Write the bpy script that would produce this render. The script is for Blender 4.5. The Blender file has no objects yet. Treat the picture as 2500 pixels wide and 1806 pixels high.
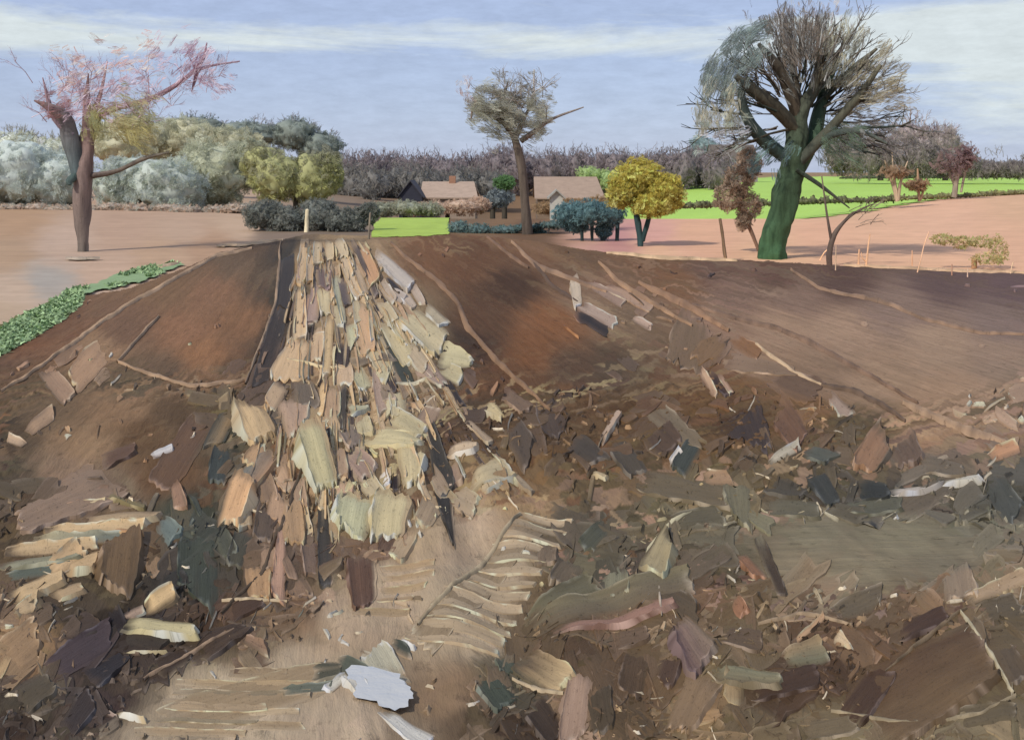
import bpy, math
import numpy as np

rng = np.random.default_rng(7)
SC = bpy.context.scene
COL = SC.collection

# ------------------------------------------------------------------ camera, sky, sun, exposure
F, H, HY = 2681.0, 2.6, 420.0            # focal length (px of the 2500 px photograph), eye height (m), row of the horizon
cam_d = bpy.data.cameras.new('camera')
cam = bpy.data.objects.new('camera', cam_d); COL.objects.link(cam)
cam.location = (0, 0, H); cam.rotation_euler = (math.radians(90), 0, 0)
cam_d.sensor_width = 36.0; cam_d.lens = 36.0 * F / 2500.0
cam_d.shift_y = -(903.0 - HY) / 2500.0
cam_d.clip_start = 0.1; cam_d.clip_end = 6000
SC.camera = cam

SUN_EL, SUN_AZ = math.radians(43), math.radians(-138)      # azimuth measured from +Y (view direction) towards +X
sdir = np.array([math.sin(SUN_AZ) * math.cos(SUN_EL), math.cos(SUN_AZ) * math.cos(SUN_EL), math.sin(SUN_EL)])
W = bpy.data.worlds.new('World'); SC.world = W; W.use_nodes = True
nt = W.node_tree; nt.nodes.clear()
def N(t, kind, **kw):
    n = t.nodes.new(kind)
    for k, v in kw.items():
        setattr(n, k, v)
    return n
wo = N(nt, 'ShaderNodeOutputWorld'); bg = N(nt, 'ShaderNodeBackground')
sky = N(nt, 'ShaderNodeTexSky', sky_type='NISHITA', sun_disc=False, sun_elevation=SUN_EL, sun_rotation=SUN_AZ,
        altitude=0.0, air_density=1.0, dust_density=0.6, ozone_density=3.0)
bg.inputs['Strength'].default_value = 0.1
# high thin cloud: streaks of cream over the blue, all round the sky
tc = N(nt, 'ShaderNodeTexCoord')
mp = N(nt, 'ShaderNodeMapping'); mp.inputs['Scale'].default_value = (3.2, 3.2, 26.0); mp.inputs['Location'].default_value = (1.7, 0.4, 0.35)
nz = N(nt, 'ShaderNodeTexNoise'); nz.inputs['Scale'].default_value = 1.0; nz.inputs['Detail'].default_value = 9.0; nz.inputs['Roughness'].default_value = 0.62; nz.inputs['Distortion'].default_value = 0.5
nt.links.new(tc.outputs['Generated'], mp.inputs['Vector']); nt.links.new(mp.outputs[0], nz.inputs['Vector'])
sep = N(nt, 'ShaderNodeSeparateXYZ'); nt.links.new(tc.outputs['Generated'], sep.inputs[0])
def M(t, op, a, b=None, c=None, clamp=False):
    n = N(t, 'ShaderNodeMath', operation=op, use_clamp=clamp)
    for i, v in enumerate((a, b, c)):
        if v is None: continue
        if isinstance(v, (int, float)): n.inputs[i].default_value = v
        else: t.links.new(v, n.inputs[i])
    return n.outputs[0]
# a bank of cloud lies about 6.5 degrees up, more above 20 degrees
el = sep.outputs['Z']
d1 = M(nt, 'DIVIDE', M(nt, 'SUBTRACT', el, 0.115), 0.024)
bank = M(nt, 'POWER', 2.718, M(nt, 'MULTIPLY', M(nt, 'MULTIPLY', d1, d1), -1.0))
east = M(nt, 'MULTIPLY', M(nt, 'SUBTRACT', sep.outputs['X'], 0.20), 5.0, clamp=True)     # the bank widens towards the right
d2 = M(nt, 'DIVIDE', M(nt, 'SUBTRACT', el, 0.088), 0.05)
bank2 = M(nt, 'MULTIPLY', M(nt, 'POWER', 2.718, M(nt, 'MULTIPLY', M(nt, 'MULTIPLY', d2, d2), -1.0)), east)
high = M(nt, 'MULTIPLY', M(nt, 'SUBTRACT', el, 0.2), 1.2, clamp=True)
cov = M(nt, 'ADD', M(nt, 'ADD', M(nt, 'MULTIPLY', bank, 0.34), M(nt, 'MULTIPLY', bank2, 0.37)), M(nt, 'MULTIPLY', high, 0.12))
cm = M(nt, 'MULTIPLY', M(nt, 'SUBTRACT', M(nt, 'ADD', nz.outputs['Fac'], cov), 0.66), 5.5, clamp=True)
tint = N(nt, 'ShaderNodeMix', data_type='RGBA', blend_type='MIX'); tint.inputs[0].default_value = 0.72
tint.inputs[7].default_value = (4.75, 5.55, 7.95, 1)
nt.links.new(sky.outputs[0], tint.inputs[6])
cl = N(nt, 'ShaderNodeMix', data_type='RGBA', blend_type='MIX')
cl.inputs[7].default_value = (7.1, 7.8, 7.9, 1)
nt.links.new(tint.outputs[2], cl.inputs[6]); nt.links.new(M(nt, 'MULTIPLY', cm, 0.92), cl.inputs[0])
# fine brushed mottling of the vapour
mp2 = N(nt, 'ShaderNodeMapping'); mp2.inputs['Scale'].default_value = (30, 30, 110)
nz2 = N(nt, 'ShaderNodeTexNoise'); nz2.inputs['Scale'].default_value = 1.0; nz2.inputs['Detail'].default_value = 8.0; nz2.inputs['Roughness'].default_value = 0.7
nt.links.new(tc.outputs['Generated'], mp2.inputs['Vector']); nt.links.new(mp2.outputs[0], nz2.inputs['Vector'])
vm = N(nt, 'ShaderNodeVectorMath', operation='SCALE')
nt.links.new(cl.outputs[2], vm.inputs[0]); nt.links.new(M(nt, 'ADD', M(nt, 'MULTIPLY', nz2.outputs['Fac'], 0.44), 0.78), vm.inputs['Scale'])
nt.links.new(vm.outputs[0], bg.inputs['Color']); nt.links.new(bg.outputs[0], wo.inputs[0])

sun_d = bpy.data.lights.new('sun', 'SUN'); sun_d.energy = 3.0; sun_d.angle = math.radians(2.0); sun_d.color = (1.0, 0.95, 0.87)
sun = bpy.data.objects.new('sun', sun_d); COL.objects.link(sun)
from mathutils import Vector
sun.rotation_euler = Vector(tuple(sdir)).to_track_quat('Z', 'Y').to_euler()
SC.view_settings.view_transform = 'Standard'; SC.view_settings.look = 'None'
SC.view_settings.exposure = 0.0; SC.view_settings.gamma = 1.0

# ------------------------------------------------------------------ helpers
def lin(c):
    c = np.asarray(c, float) / 255.0
    return np.where(c <= 0.04045, c / 12.92, ((c + 0.055) / 1.055) ** 2.4)
GAIN = np.array([0.97, 0.92, 0.82]); SOIL = np.array([0.96, 0.92, 0.83])   # soil is a little redder than it looks under the blue sky
def alb(c): return np.clip(lin(c) * GAIN, 0, 0.85)

def seen(c):                             # colours noted by eye come out too dark and too strong: set them right
    c = np.asarray(c, float); l = (c * np.array([.3, .59, .11])).sum(-1, keepdims=True)
    return np.clip((l + .80 * (c - l)) * np.interp(l, [40, 70, 100, 144, 160, 180, 215], [1.08, 1.14, 1.19, 1.13, 1.10, 1.05, 1.0]), 0, 245)
_tab = rng.random((256, 256))
def vnoise(x, y):
    x = np.asarray(x, float); y = np.asarray(y, float)
    xi = np.floor(x).astype(int); yi = np.floor(y).astype(int); fx = x - xi; fy = y - yi
    fx = fx * fx * (3 - 2 * fx); fy = fy * fy * (3 - 2 * fy)
    a = _tab[xi % 256, yi % 256]; b = _tab[(xi + 1) % 256, yi % 256]; c = _tab[xi % 256, (yi + 1) % 256]; d = _tab[(xi + 1) % 256, (yi + 1) % 256]
    return (a * (1 - fx) + b * fx) * (1 - fy) + (c * (1 - fx) + d * fx) * fy
def fbm(x, y, o=4):
    s = 0; a = 0.5; t = 0
    for i in range(o):
        s = s + a * vnoise(x * 2 ** i + 17 * i, y * 2 ** i + 31 * i); t += a; a *= 0.55
    return s / t
def gpos(x, y):                        # a point of the photograph -> a point on the level ground
    Y = H * F / (np.maximum(y, HY + 4) - HY)
    return (x - 1250.0) / F * Y, Y
def topx(X, Y, Z=0.0): return X / Y * F + 1250.0, HY + (H - Z) / Y * F
def at(x, y, Y): return np.array([(x - 1250.0) / F * Y, Y, H - (y - HY) / F * Y])
def dip(X, Y):                         # the hollow where the farm stands
    return -3.2 * np.exp(-((X - 6) / 22.0) ** 2) * np.clip((Y - 62) / 40, 0, 1) * np.clip((210 - Y) / 60, 0, 1)
def terrain(X, Y):
    ac = X + 0.173 * Y                                        # distance across the plough rows
    near = np.clip((16 - Y) / 8, 0, 1)
    row = 0.028 * np.sin(ac * 2 * math.pi / 0.62) * np.clip(1 - abs(ac - 1.2) / 1.6, 0, 1) * np.clip((26 - Y) / 10, 0.3, 1)
    return row + near * 0.05 * (fbm(X * 2.2, Y * 2.2, 4) - 0.5) + 0.03 * (fbm(ac * 1.4 + 50, Y * 0.15, 3) - 0.5)

class Buf:
    def __init__(s): s.v = []; s.q = []; s.t = []; s.c = []; s.u = []; s.n = 0
    def add(s, v, q=None, t=None, c=None, u=None):
        v = np.asarray(v, float).reshape(-1, 3); k = len(v)
        if q is not None and len(q): s.q.append(np.asarray(q, int).reshape(-1, 4) + s.n)
        if t is not None and len(t): s.t.append(np.asarray(t, int).reshape(-1, 3) + s.n)
        c = np.zeros((k, 3)) + 0.2 if c is None else np.broadcast_to(np.asarray(c, float), (k, 3))
        u = np.c_[v[:, :2], np.ones(k)] if u is None else np.asarray(u, float).reshape(k, -1)
        if u.shape[1] == 2: u = np.c_[u, np.ones(k)]
        s.v.append(v); s.c.append(c); s.u.append(u); s.n += k
def make(name, b, mat, parent=None, origin=None, smooth=True, label=None, cat=None, group=None, kind=None):
    v = np.concatenate(b.v); q = np.concatenate(b.q) if b.q else np.zeros((0, 4), int); t = np.concatenate(b.t) if b.t else np.zeros((0, 3), int)
    if origin is None and parent is None: origin = (0, 0, 0)
    wo_ = np.array(origin if origin is not None else (v[:, 0].mean(), v[:, 1].mean(), v[:, 2].min()), float)
    me = bpy.data.meshes.new(name)
    me.vertices.add(len(v)); me.vertices.foreach_set('co', (v - wo_).astype(np.float32).ravel())
    nl = q.size + t.size
    me.loops.add(nl); me.loops.foreach_set('vertex_index', np.concatenate([q.ravel(), t.ravel()]).astype(np.int32))
    npoly = len(q) + len(t); me.polygons.add(npoly)
    st = np.concatenate([np.arange(len(q)) * 4, q.size + np.arange(len(t)) * 3])
    me.polygons.foreach_set('loop_start', st.astype(np.int32))
    me.polygons.foreach_set('use_smooth', np.full(npoly, bool(smooth)))
    a = me.attributes.new('Col', 'FLOAT_COLOR', 'POINT')
    a.data.foreach_set('color', np.concatenate([np.concatenate(b.c), np.ones((len(v), 1))], 1).astype(np.float32).ravel())
    a = me.attributes.new('Knife', 'FLOAT_VECTOR', 'POINT')
    a.data.foreach_set('vector', np.concatenate(b.u).astype(np.float32).ravel())
    me.update(calc_edges=True); me.validate()
    me.materials.append(mat)
    o = bpy.data.objects.new(name, me); COL.objects.link(o)
    if parent is not None:
        o.parent = parent
        p = np.zeros(3); r = parent
        while r is not None: p = p + np.array(r.location); r = r.parent
        o.location = wo_ - p
    else: o.location = wo_
    tag(o, label, cat, group, kind)
    return o
def tag(o, label=None, cat=None, group=None, kind=None):
    for k, v in (('label', label), ('category', cat), ('group', group), ('kind', kind)):
        if v: o[k] = v
def thing(name, loc, label, cat, group=None):
    o = bpy.data.objects.new(name, None); COL.objects.link(o); o.location = tuple(loc); o.empty_display_size = 0.3
    tag(o, label, cat, group); return o

# ------------------------------------------------------------------ materials (colour comes from the thing's own pigment attribute, grain and relief from nodes)
def material(name, scale=(3, 40), var=0.35, bump=0.35, rough=0.6, speck=0.25, coord='Knife', dist=0.01, spec=0.35, fine=1.0):
    m = bpy.data.materials.new(name); m.use_nodes = True; t = m.node_tree; t.nodes.clear()
    out = N(t, 'ShaderNodeOutputMaterial'); p = N(t, 'ShaderNodeBsdfPrincipled')
    ca = N(t, 'ShaderNodeAttribute', attribute_name='Col'); ka = N(t, 'ShaderNodeAttribute', attribute_name='Knife')
    gc = N(t, 'ShaderNodeTexCoord')
    src = ka.outputs['Vector'] if coord == 'Knife' else gc.outputs['Object']
    mp = N(t, 'ShaderNodeMapping'); mp.inputs['Scale'].default_value = (scale[0], scale[1], scale[1] if len(scale) < 3 else scale[2]); t.links.new(src, mp.inputs['Vector'])
    n1 = N(t, 'ShaderNodeTexNoise'); n1.inputs['Scale'].default_value = 1.0; n1.inputs['Detail'].default_value = 6.0; n1.inputs['Roughness'].default_value = 0.65; n1.inputs['Distortion'].default_value = 0.3
    t.links.new(mp.outputs[0], n1.inputs['Vector'])
    n2 = N(t, 'ShaderNodeTexNoise'); n2.inputs['Scale'].default_value = 18.0 * fine; n2.inputs['Detail'].default_value = 8.0; n2.inputs['Roughness'].default_value = 0.75
    t.links.new(src, n2.inputs['Vector'])
    f1 = M(t, 'ADD', M(t, 'MULTIPLY', M(t, 'SUBTRACT', n1.outputs['Fac'], 0.5), var * 3.2), 1.0)
    # broken, scraped patches
    f2 = M(t, 'SUBTRACT', 1.0, M(t, 'MULTIPLY', M(t, 'MULTIPLY', M(t, 'SUBTRACT', n2.outputs['Fac'], 0.56), 9.0, clamp=True), speck))
    sc = N(t, 'ShaderNodeVectorMath', operation='SCALE')
    t.links.new(ca.outputs['Color'], sc.inputs[0]); t.links.new(M(t, 'MAXIMUM', M(t, 'MULTIPLY', f1, f2), 0.15), sc.inputs['Scale'])
    t.links.new(sc.outputs[0], p.inputs['Base Color'])
    p.inputs['Roughness'].default_value = rough; p.inputs['Specular IOR Level'].default_value = spec
    b = N(t, 'ShaderNodeBump'); b.inputs['Strength'].default_value = bump; b.inputs['Distance'].default_value = dist
    t.links.new(M(t, 'ADD', n1.outputs['Fac'], M(t, 'MULTIPLY', n2.outputs['Fac'], 0.5)), b.inputs['Height'])
    t.links.new(b.outputs[0], p.inputs['Normal'])
    t.links.new(p.outputs[0], out.inputs[0])
    return m
MAT = {
    'soil': material('turned_soil', (2.4, 10), 0.20, 0.9, 0.8, 0.42, dist=0.025, spec=0.06, fine=.55),
    'clod': material('clod_soil', (1.3, 17), 0.17, 0.4, 0.6, 0.5, dist=0.02, spec=0.09, fine=.8),
    'field': material('field_soil', (0.25, 1.6), 0.14, 0.3, 0.85, 0.12, coord='Object', dist=0.05, fine=0.12, spec=0.05),
    'grass': material('grass', (2, 9, 9), 0.25, 0.3, 0.7, 0.2, coord='Object', dist=0.02, fine=0.2, spec=0.08),
    'leaf': material('leaf', (1.5, 6), 0.25, 0.3, 0.7, 0.2, coord='Object', dist=0.02, fine=0.3, spec=0.1),
    'bark': material('bark', (7, 7, .9), 0.5, 1.0, 0.75, 0.3, coord='Object', dist=0.03, fine=0.8, spec=0.12),
    'house': material('render_and_tile', (1.5, 1.5, 6), 0.2, 0.4, 0.75, 0.2, coord='Object', dist=0.03, fine=0.3),
}
def haze_mat(name, thr=.5, sharp=7.0, su=2.2, sv=17.0, var=.3):
    m = material(name, (su, sv), var, .3, .75, .15, coord='Knife', dist=.02, spec=.08, fine=.4)
    t = m.node_tree; out = next(n for n in t.nodes if n.type == 'OUTPUT_MATERIAL'); p = next(n for n in t.nodes if n.type == 'BSDF_PRINCIPLED')
    ka = N(t, 'ShaderNodeAttribute', attribute_name='Knife'); sp = N(t, 'ShaderNodeSeparateXYZ'); t.links.new(ka.outputs['Vector'], sp.inputs[0])
    mp = N(t, 'ShaderNodeMapping'); mp.inputs['Scale'].default_value = (su * 1.3, sv * 1.2, 0); mp.inputs['Location'].default_value = (3.1, 7.7, 0); t.links.new(ka.outputs['Vector'], mp.inputs['Vector'])
    n1 = N(t, 'ShaderNodeTexNoise'); n1.inputs['Scale'].default_value = 1.0; n1.inputs['Detail'].default_value = 5.0; n1.inputs['Roughness'].default_value = .65; t.links.new(mp.outputs[0], n1.inputs['Vector'])
    al = M(t, 'MAXIMUM', M(t, 'MULTIPLY', M(t, 'SUBTRACT', n1.outputs['Fac'], thr), sharp, clamp=True), sp.outputs['Z'])
    tr = N(t, 'ShaderNodeBsdfTransparent'); mx = N(t, 'ShaderNodeMixShader')
    t.links.new(al, mx.inputs[0]); tl = N(t, 'ShaderNodeBsdfTranslucent'); ms = N(t, 'ShaderNodeMixShader'); t.links.new(M(t, 'MULTIPLY', M(t, 'SUBTRACT', 1.0, sp.outputs['Z']), .42), ms.inputs[0])
    t.links.new(p.inputs['Base Color'].links[0].from_socket, tl.inputs['Color']); t.links.new(p.outputs[0], ms.inputs[1]); t.links.new(tl.outputs[0], ms.inputs[2])
    t.links.new(tr.outputs[0], mx.inputs[1]); t.links.new(ms.outputs[0], mx.inputs[2]); t.links.new(mx.outputs[0], out.inputs[0])
    return m
MAT['spray'] = haze_mat('twig_spray', .47, 7.0)          # massed fine twigs too small to tell apart, the sky showing between them
MAT['tuft'] = haze_mat('leaf_tuft', .44, 8.0, 4.0, 13.0, .25)
MAT['far'] = haze_mat('far_twigs', .45, 8.0, .7, 3.2, .25)
SC.cycles.transparent_max_bounces = 48
def water_mat():
    m = bpy.data.materials.new('muddy_water'); m.use_nodes = True; t = m.node_tree; p = t.nodes['Principled BSDF']
    p.inputs['Base Color'].default_value = (0.50, 0.49, 0.45, 1); p.inputs['Roughness'].default_value = 0.16; p.inputs['Specular IOR Level'].default_value = 1.0
    n = N(t, 'ShaderNodeTexNoise'); n.inputs['Scale'].default_value = 9.0; n.inputs['Detail'].default_value = 4
    c = N(t, 'ShaderNodeTexCoord'); t.links.new(c.outputs['Object'], n.inputs['Vector'])
    b = N(t, 'ShaderNodeBump'); b.inputs['Strength'].default_value = 0.6; b.inputs['Distance'].default_value = 0.03
    t.links.new(n.outputs['Fac'], b.inputs['Height']); t.links.new(b.outputs[0], p.inputs['Normal'])
    return m
MAT['water'] = water_mat()

# ------------------------------------------------------------------ soil colours, read off the ground (x, y, r, g, b)
CP = """60 830 110 75 55;150 800 105 75 58;0 900 95 72 58;60 960 86 73 56;30 1080 78 65 52;100 1000 100 82 65;230 860 140 112 88;300 800 105 80 65;400 700 110 85 65;450 650 105 82 65;560 620 95 78 64;640 600 85 68 56;520 720 120 88 68;450 800 125 90 68;600 780 118 85 62;500 870 130 92 65;400 900 100 80 65;330 920 96 81 64;580 900 95 72 56;640 880 75 60 50;690 720 50 50 48;700 620 58 56 55;670 800 60 55 50;650 930 60 50 44;300 1000 125 98 75;200 1080 130 104 80;150 1150 125 102 85;250 1180 110 92 78;20 1150 76 67 56;30 1250 81 68 53;350 1080 91 68 48;400 1150 98 71 50;480 1050 94 73 54;420 1020 86 68 52;520 1000 96 83 60;560 1080 61 63 56;450 1250 66 71 64;480 1330 55 58 52;420 1400 50 48 45;560 1400 65 58 48;350 1300 100 80 60;280 1350 98 78 58;250 1400 80 70 55;150 1480 75 65 55;60 1580 130 105 80;200 1600 60 50 50;100 1700 75 66 58;250 1720 62 52 50;30 1780 60 50 45;350 1600 55 45 38;300 1530 45 38 36;480 1560 62 50 40;550 1500 75 58 46
760 640 150 126 98;850 640 148 126 100;800 750 130 112 90;900 760 145 125 100;750 880 150 122 95;850 900 146 126 100;1000 820 130 118 95;900 1000 150 130 102;750 1050 150 126 98;1000 1000 122 104 86;950 1100 166 149 113;700 1150 136 111 87;650 1080 124 104 82;1050 1150 112 95 76;1080 1060 82 63 53;1150 1000 75 62 52;1180 1150 130 108 79;850 1250 160 142 108;700 1280 100 82 70;780 1350 85 68 58;900 1330 95 75 60;620 1350 95 78 62;650 1430 88 72 58;700 1500 105 84 66;600 1570 95 79 64
1000 1300 150 131 108;1150 1270 156 137 118;1250 1220 142 116 85;950 1420 158 139 119;850 1500 154 135 116;1200 1400 144 129 113;1100 1480 144 129 111;1170 1560 150 134 115;700 1620 150 134 115;500 1680 156 141 122;600 1750 162 146 127;400 1790 140 126 109;850 1780 150 134 118;1100 1700 110 90 72;1000 1790 110 95 80;1150 1760 80 66 54
1050 620 108 75 52;1150 640 95 65 45;1300 620 105 75 55;1250 700 70 50 38;1180 780 85 60 44;1350 780 115 75 48;1300 850 110 72 46;1150 850 65 48 40;1250 930 95 66 46;1400 900 85 65 52;1420 650 100 75 58;1500 690 110 82 65;1450 730 115 92 76;1550 750 105 86 70;1600 650 105 75 55;1650 700 110 78 56;1200 1000 82 61 43;1300 1000 84 66 47;1350 1080 82 64 47;1400 1000 87 66 47;1500 900 82 68 56;1600 850 100 80 64;1550 1000 90 66 43;1700 900 105 80 62;1700 980 94 68 45;1800 950 102 72 47;1780 1040 74 56 43;1850 1050 87 64 43;1950 1000 112 82 55;2000 1080 92 72 53;1650 1080 92 72 49;1450 1100 87 68 49;1300 1150 102 82 59;1600 1150 87 72 53;2100 1050 87 76 59
1750 660 98 74 66;1900 660 92 68 62;2050 680 85 65 62;2300 690 90 72 74;2480 700 92 74 78;1800 720 114 90 81;1950 730 114 92 83;2200 750 118 98 91;2450 780 111 94 91;1750 780 121 96 81;1900 800 138 112 95;2050 820 144 118 101;2300 850 144 120 103;2450 880 134 112 99;1850 880 128 104 87;2000 920 124 101 85;2150 930 144 118 99;2300 980 151 122 101;2450 1000 148 122 103;2250 1050 156 124 99;2400 1080 141 114 92;2200 1110 95 85 75;2350 1120 100 88 76;2480 1150 75 72 66
1500 1180 90 76 55;1650 1180 102 88 63;1750 1180 90 78 57;1900 1130 92 78 59;2000 1180 72 66 53;2100 1150 87 76 59;2150 1200 66 66 60;2300 1200 85 80 70;2450 1220 72 72 66;1600 1260 92 84 66;1800 1280 100 94 79;2000 1300 110 105 90;2200 1300 114 109 93;2400 1300 106 102 89;1750 1380 82 74 60;1950 1400 120 110 93;2100 1400 120 112 95;2300 1400 108 101 88;2450 1430 110 96 75;1400 1300 82 74 62;1450 1400 80 76 62;1350 1450 93 78 59;1500 1480 105 84 65;1550 1400 75 66 56;1650 1400 78 68 56;1700 1450 95 74 55;1850 1480 95 80 61;1300 1550 83 68 51;1400 1600 77 62 47;1250 1650 77 72 59;1300 1760 65 52 41;1400 1720 105 86 69;1500 1600 85 68 49;1550 1700 83 66 47;1650 1560 100 84 67;1700 1700 110 90 66;1800 1640 95 84 63;1900 1680 75 56 41;2000 1560 80 62 47;1900 1760 93 80 61;2000 1640 77 58 43;2150 1700 93 70 47;2250 1650 97 74 51;2100 1780 105 92 71;2300 1780 97 86 67;2450 1750 95 84 65;2400 1550 90 76 59;2480 1600 93 78 59;2300 1480 105 86 65;2200 1520 87 68 51;2450 1500 85 74 57"""
FP = """40 540 150 120 95;20 620 150 124 102;150 600 165 141 126;300 560 158 130 112;450 560 160 134 116;600 540 165 140 120;50 700 165 143 126;250 650 165 138 120;400 620 158 130 108;110 680 142 136 132;0 760 160 138 118;500 600 150 120 98;680 560 110 95 85;800 560 105 92 82
1450 560 184 142 126;1500 576 165 116 116;1600 580 185 135 125;1700 560 195 148 120;2000 560 200 152 124;2300 520 200 155 128;2450 620 198 152 124;2000 500 186 150 120;1250 520 110 85 62;1400 520 118 90 66;1350 490 112 88 66;1150 510 100 80 62;1300 560 95 72 55;2300 640 202 156 126;1900 630 205 160 128;1600 610 205 160 130;2500 470 190 150 120"""
def parse(s): return np.array([[float(a) for a in r.split()] for r in s.replace('\n', ';').split(';') if r.strip()])
CPA, FPA = parse(CP), parse(FP)
def cmap(x, y, P, p=2.2):
    x = np.asarray(x, float).ravel(); y = np.asarray(y, float).ravel(); out = np.zeros((len(x), 3)); PL = alb(seen(P[:, 2:5])) * SOIL
    for i in range(0, len(x), 40000):
        d = (x[i:i + 40000, None] - P[None, :, 0]) ** 2 + (1.5 * (y[i:i + 40000, None] - P[None, :, 1])) ** 2 + 150
        w = 1.0 / (d * d); out[i:i + 40000] = (w @ PL) / w.sum(1, keepdims=True)
    return out
def inpoly(x, y, poly):
    r = np.zeros(x.shape, bool); n = len(poly)
    for i in range(n):
        x0, y0 = poly[i]; x1, y1 = poly[(i + 1) % n]
        c = ((y0 > y) != (y1 > y)); r ^= c & (x < (x1 - x0) * (y - y0) / ((y1 - y0) if y1 != y0 else 1e-9) + x0)
    return r
FIELD = [(-900, 1330), (0, 868), (80, 825), (150, 782), (205, 722), (300, 708), (450, 655), (540, 615), (690, 585), (745, 572), (900, 575), (1100, 571), (1300, 587), (1480, 617), (1800, 634), (2000, 647), (2500, 664), (3300, 700), (3300, 2600), (-900, 2600)]

# ------------------------------------------------------------------ the ground
def fan(Ys, nc, k, o=1.5):                      # a sheet of quads that widens with distance
    s = np.linspace(-k, k, nc); YY, SS = np.meshgrid(Ys, s, indexing='ij'); XX = SS * (YY + o)
    n, m = YY.shape; idx = np.arange(n * m).reshape(n, m)
    q = np.stack([idx[:-1, :-1], idx[:-1, 1:], idx[1:, 1:], idx[1:, :-1]], -1).reshape(-1, 4)
    return XX.ravel(), YY.ravel(), q
def keep(X, Y, q, mask):                 # drop the quads outside
    q = q[mask]; u, inv = np.unique(q, return_inverse=True)
    return X[u], Y[u], inv.reshape(q.shape)
# far ground: one sheet to the horizon
b = Buf(); xs = np.concatenate([np.linspace(-3000, -160, 12), np.linspace(-150, 150, 90), np.linspace(160, 3000, 12)])
ys = np.concatenate([np.linspace(-40, 260, 110), np.geomspace(270, 5000, 22)])
XX, YY = np.meshgrid(xs, ys); n, m = XX.shape; idx = np.arange(n * m).reshape(n, m)
q = np.stack([idx[:-1, :-1], idx[:-1, 1:], idx[1:, 1:], idx[1:, :-1]], -1).reshape(-1, 4)
X, Y = XX.ravel(), YY.ravel()
b.add(np.stack([X, Y, dip(X, Y) - 0.16], 1), q, c=alb((150, 128, 100)) * (0.8 + 0.4 * fbm(X * 0.05, Y * 0.05))[:, None])
make('ground', b, MAT['field'], kind='structure')
# the fallow, pinkish fields round the ploughed one
X, Y, q = fan(np.geomspace(11, 330, 360), 420, 0.66)
px, py = topx(X, Y)
qx, qy = px[q].mean(1), py[q].mean(1)
X, Y, q = keep(X, Y, q, ~inpoly(qx, qy - 28, FIELD))
px, py = topx(X, Y)
c = cmap(px + 60 * (fbm(px / 90, py / 12) - 0.5), py + 22 * (fbm(px / 60 + 9, py / 10) - 0.5), FPA)
c *= (1.02 + 0.2 * fbm(px / 40, py / 6))[:, None] / SOIL * np.array([1.0, .985, .95])
b = Buf(); b.add(np.stack([X, Y, dip(X, Y) - 0.05 + 0.02 * fbm(X * 0.7, Y * 0.7)], 1), q, c=c)
fallow = make('fallow_field', b, MAT['field'], kind='structure')
# the ploughed field
X, Y, q = fan(np.geomspace(3.0, 50, 680), 960, 0.56, 5.5)
px, py = topx(X, Y); qx, qy = px[q].mean(1), py[q].mean(1)
rag = 7 * (fbm(qx / 25, qy / 9) - 0.5)
X, Y, q = keep(X, Y, q, inpoly(qx, qy + rag, FIELD))
px, py = topx(X, Y)
ac = (px - 785) / (py - 418)
from mathutils.kdtree import KDTree
def warp(x, y):                          # coordinates stretched along the plough rows far off, loose near by
    f = np.clip((1080 - y) / 260, 0, 1); a_ = (x - 785) / (y - 418) * 300; l_ = np.log(y - 400) * 130
    return f * a_ + (1 - f) * (x * 0.62 + (y - 1200) * 0.35), f * l_ * 1.6 + (1 - f) * (y * 0.95 - x * 0.2 + 200)
ns = 4200; sx = rng.uniform(-300, 2800, ns); sy = 575 + (2000 - 575) * rng.random(ns) ** 1.1
sw = np.stack(warp(sx, sy), 1); kd = KDTree(ns)
for i in range(ns): kd.insert((sw[i, 0], sw[i, 1], 0), i)
kd.balance()
scol = cmap(sx, sy, CPA) * np.exp(rng.normal(0.03, .17, (ns, 1))) * (1 + rng.normal(0, .035, (ns, 3))); shgt = rng.uniform(-1, 1, ns)
jx = px + 26 * (fbm(px / 16, py / 16, 4) - .5) + 50 * (fbm(px / 90, py / 60, 3) - .5); jy = py + 18 * (fbm(px / 14 + 60, py / 14, 4) - .5) + 40 * (fbm(px / 80 + 9, py / 70, 3) - .5)
jy = np.maximum(jy, 560); wa, wb = warp(jx, jy)
near_ = np.fromiter((kd.find((p_, q_, 0))[1] for p_, q_ in zip(wa.tolist(), wb.tolist())), int, len(wa))
SMOOTH = [(440, 760, 230, 170), (1230, 720, 240, 140), (2150, 830, 440, 190), (2080, 1350, 340, 95), (2260, 1660, 190, 120), (1130, 1400, 200, 160), (200, 1080, 190, 140), (400, 1100, 120, 150), (580, 1720, 290, 110), (1350, 850, 150, 100), (900, 1680, 150, 90)]
TRACK = [(150, 1860), (420, 1690), (560, 1640), (700, 1560), (830, 1440), (920, 1370), (1050, 1300), (1180, 1250), (1290, 1225), (1410, 1262), (1340, 1400), (1280, 1500), (1245, 1600), (1160, 1680), (1100, 1860)]
sm = np.where(inpoly(px + 30 * (fbm(px / 30, py / 30) - .5), py + 30 * (fbm(px / 30 + 7, py / 30) - .5), TRACK), .92, 0.0)
for a_, d_, c_, e_ in SMOOTH: sm = np.maximum(sm, np.clip(2.2 - 2.0 * (((px - a_) / c_) ** 2 + ((py - d_) / e_) ** 2), 0, 1))
sm = np.maximum(sm, 0.75 * np.clip((980 - py) / 120, 0, 1)); sm = sm[:, None]
wx = 60 * (fbm(ac * 9, py / 260, 4) - 0.5); wy = 50 * (fbm(ac * 12 + 7, py / 200, 4) - 0.5)
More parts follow.
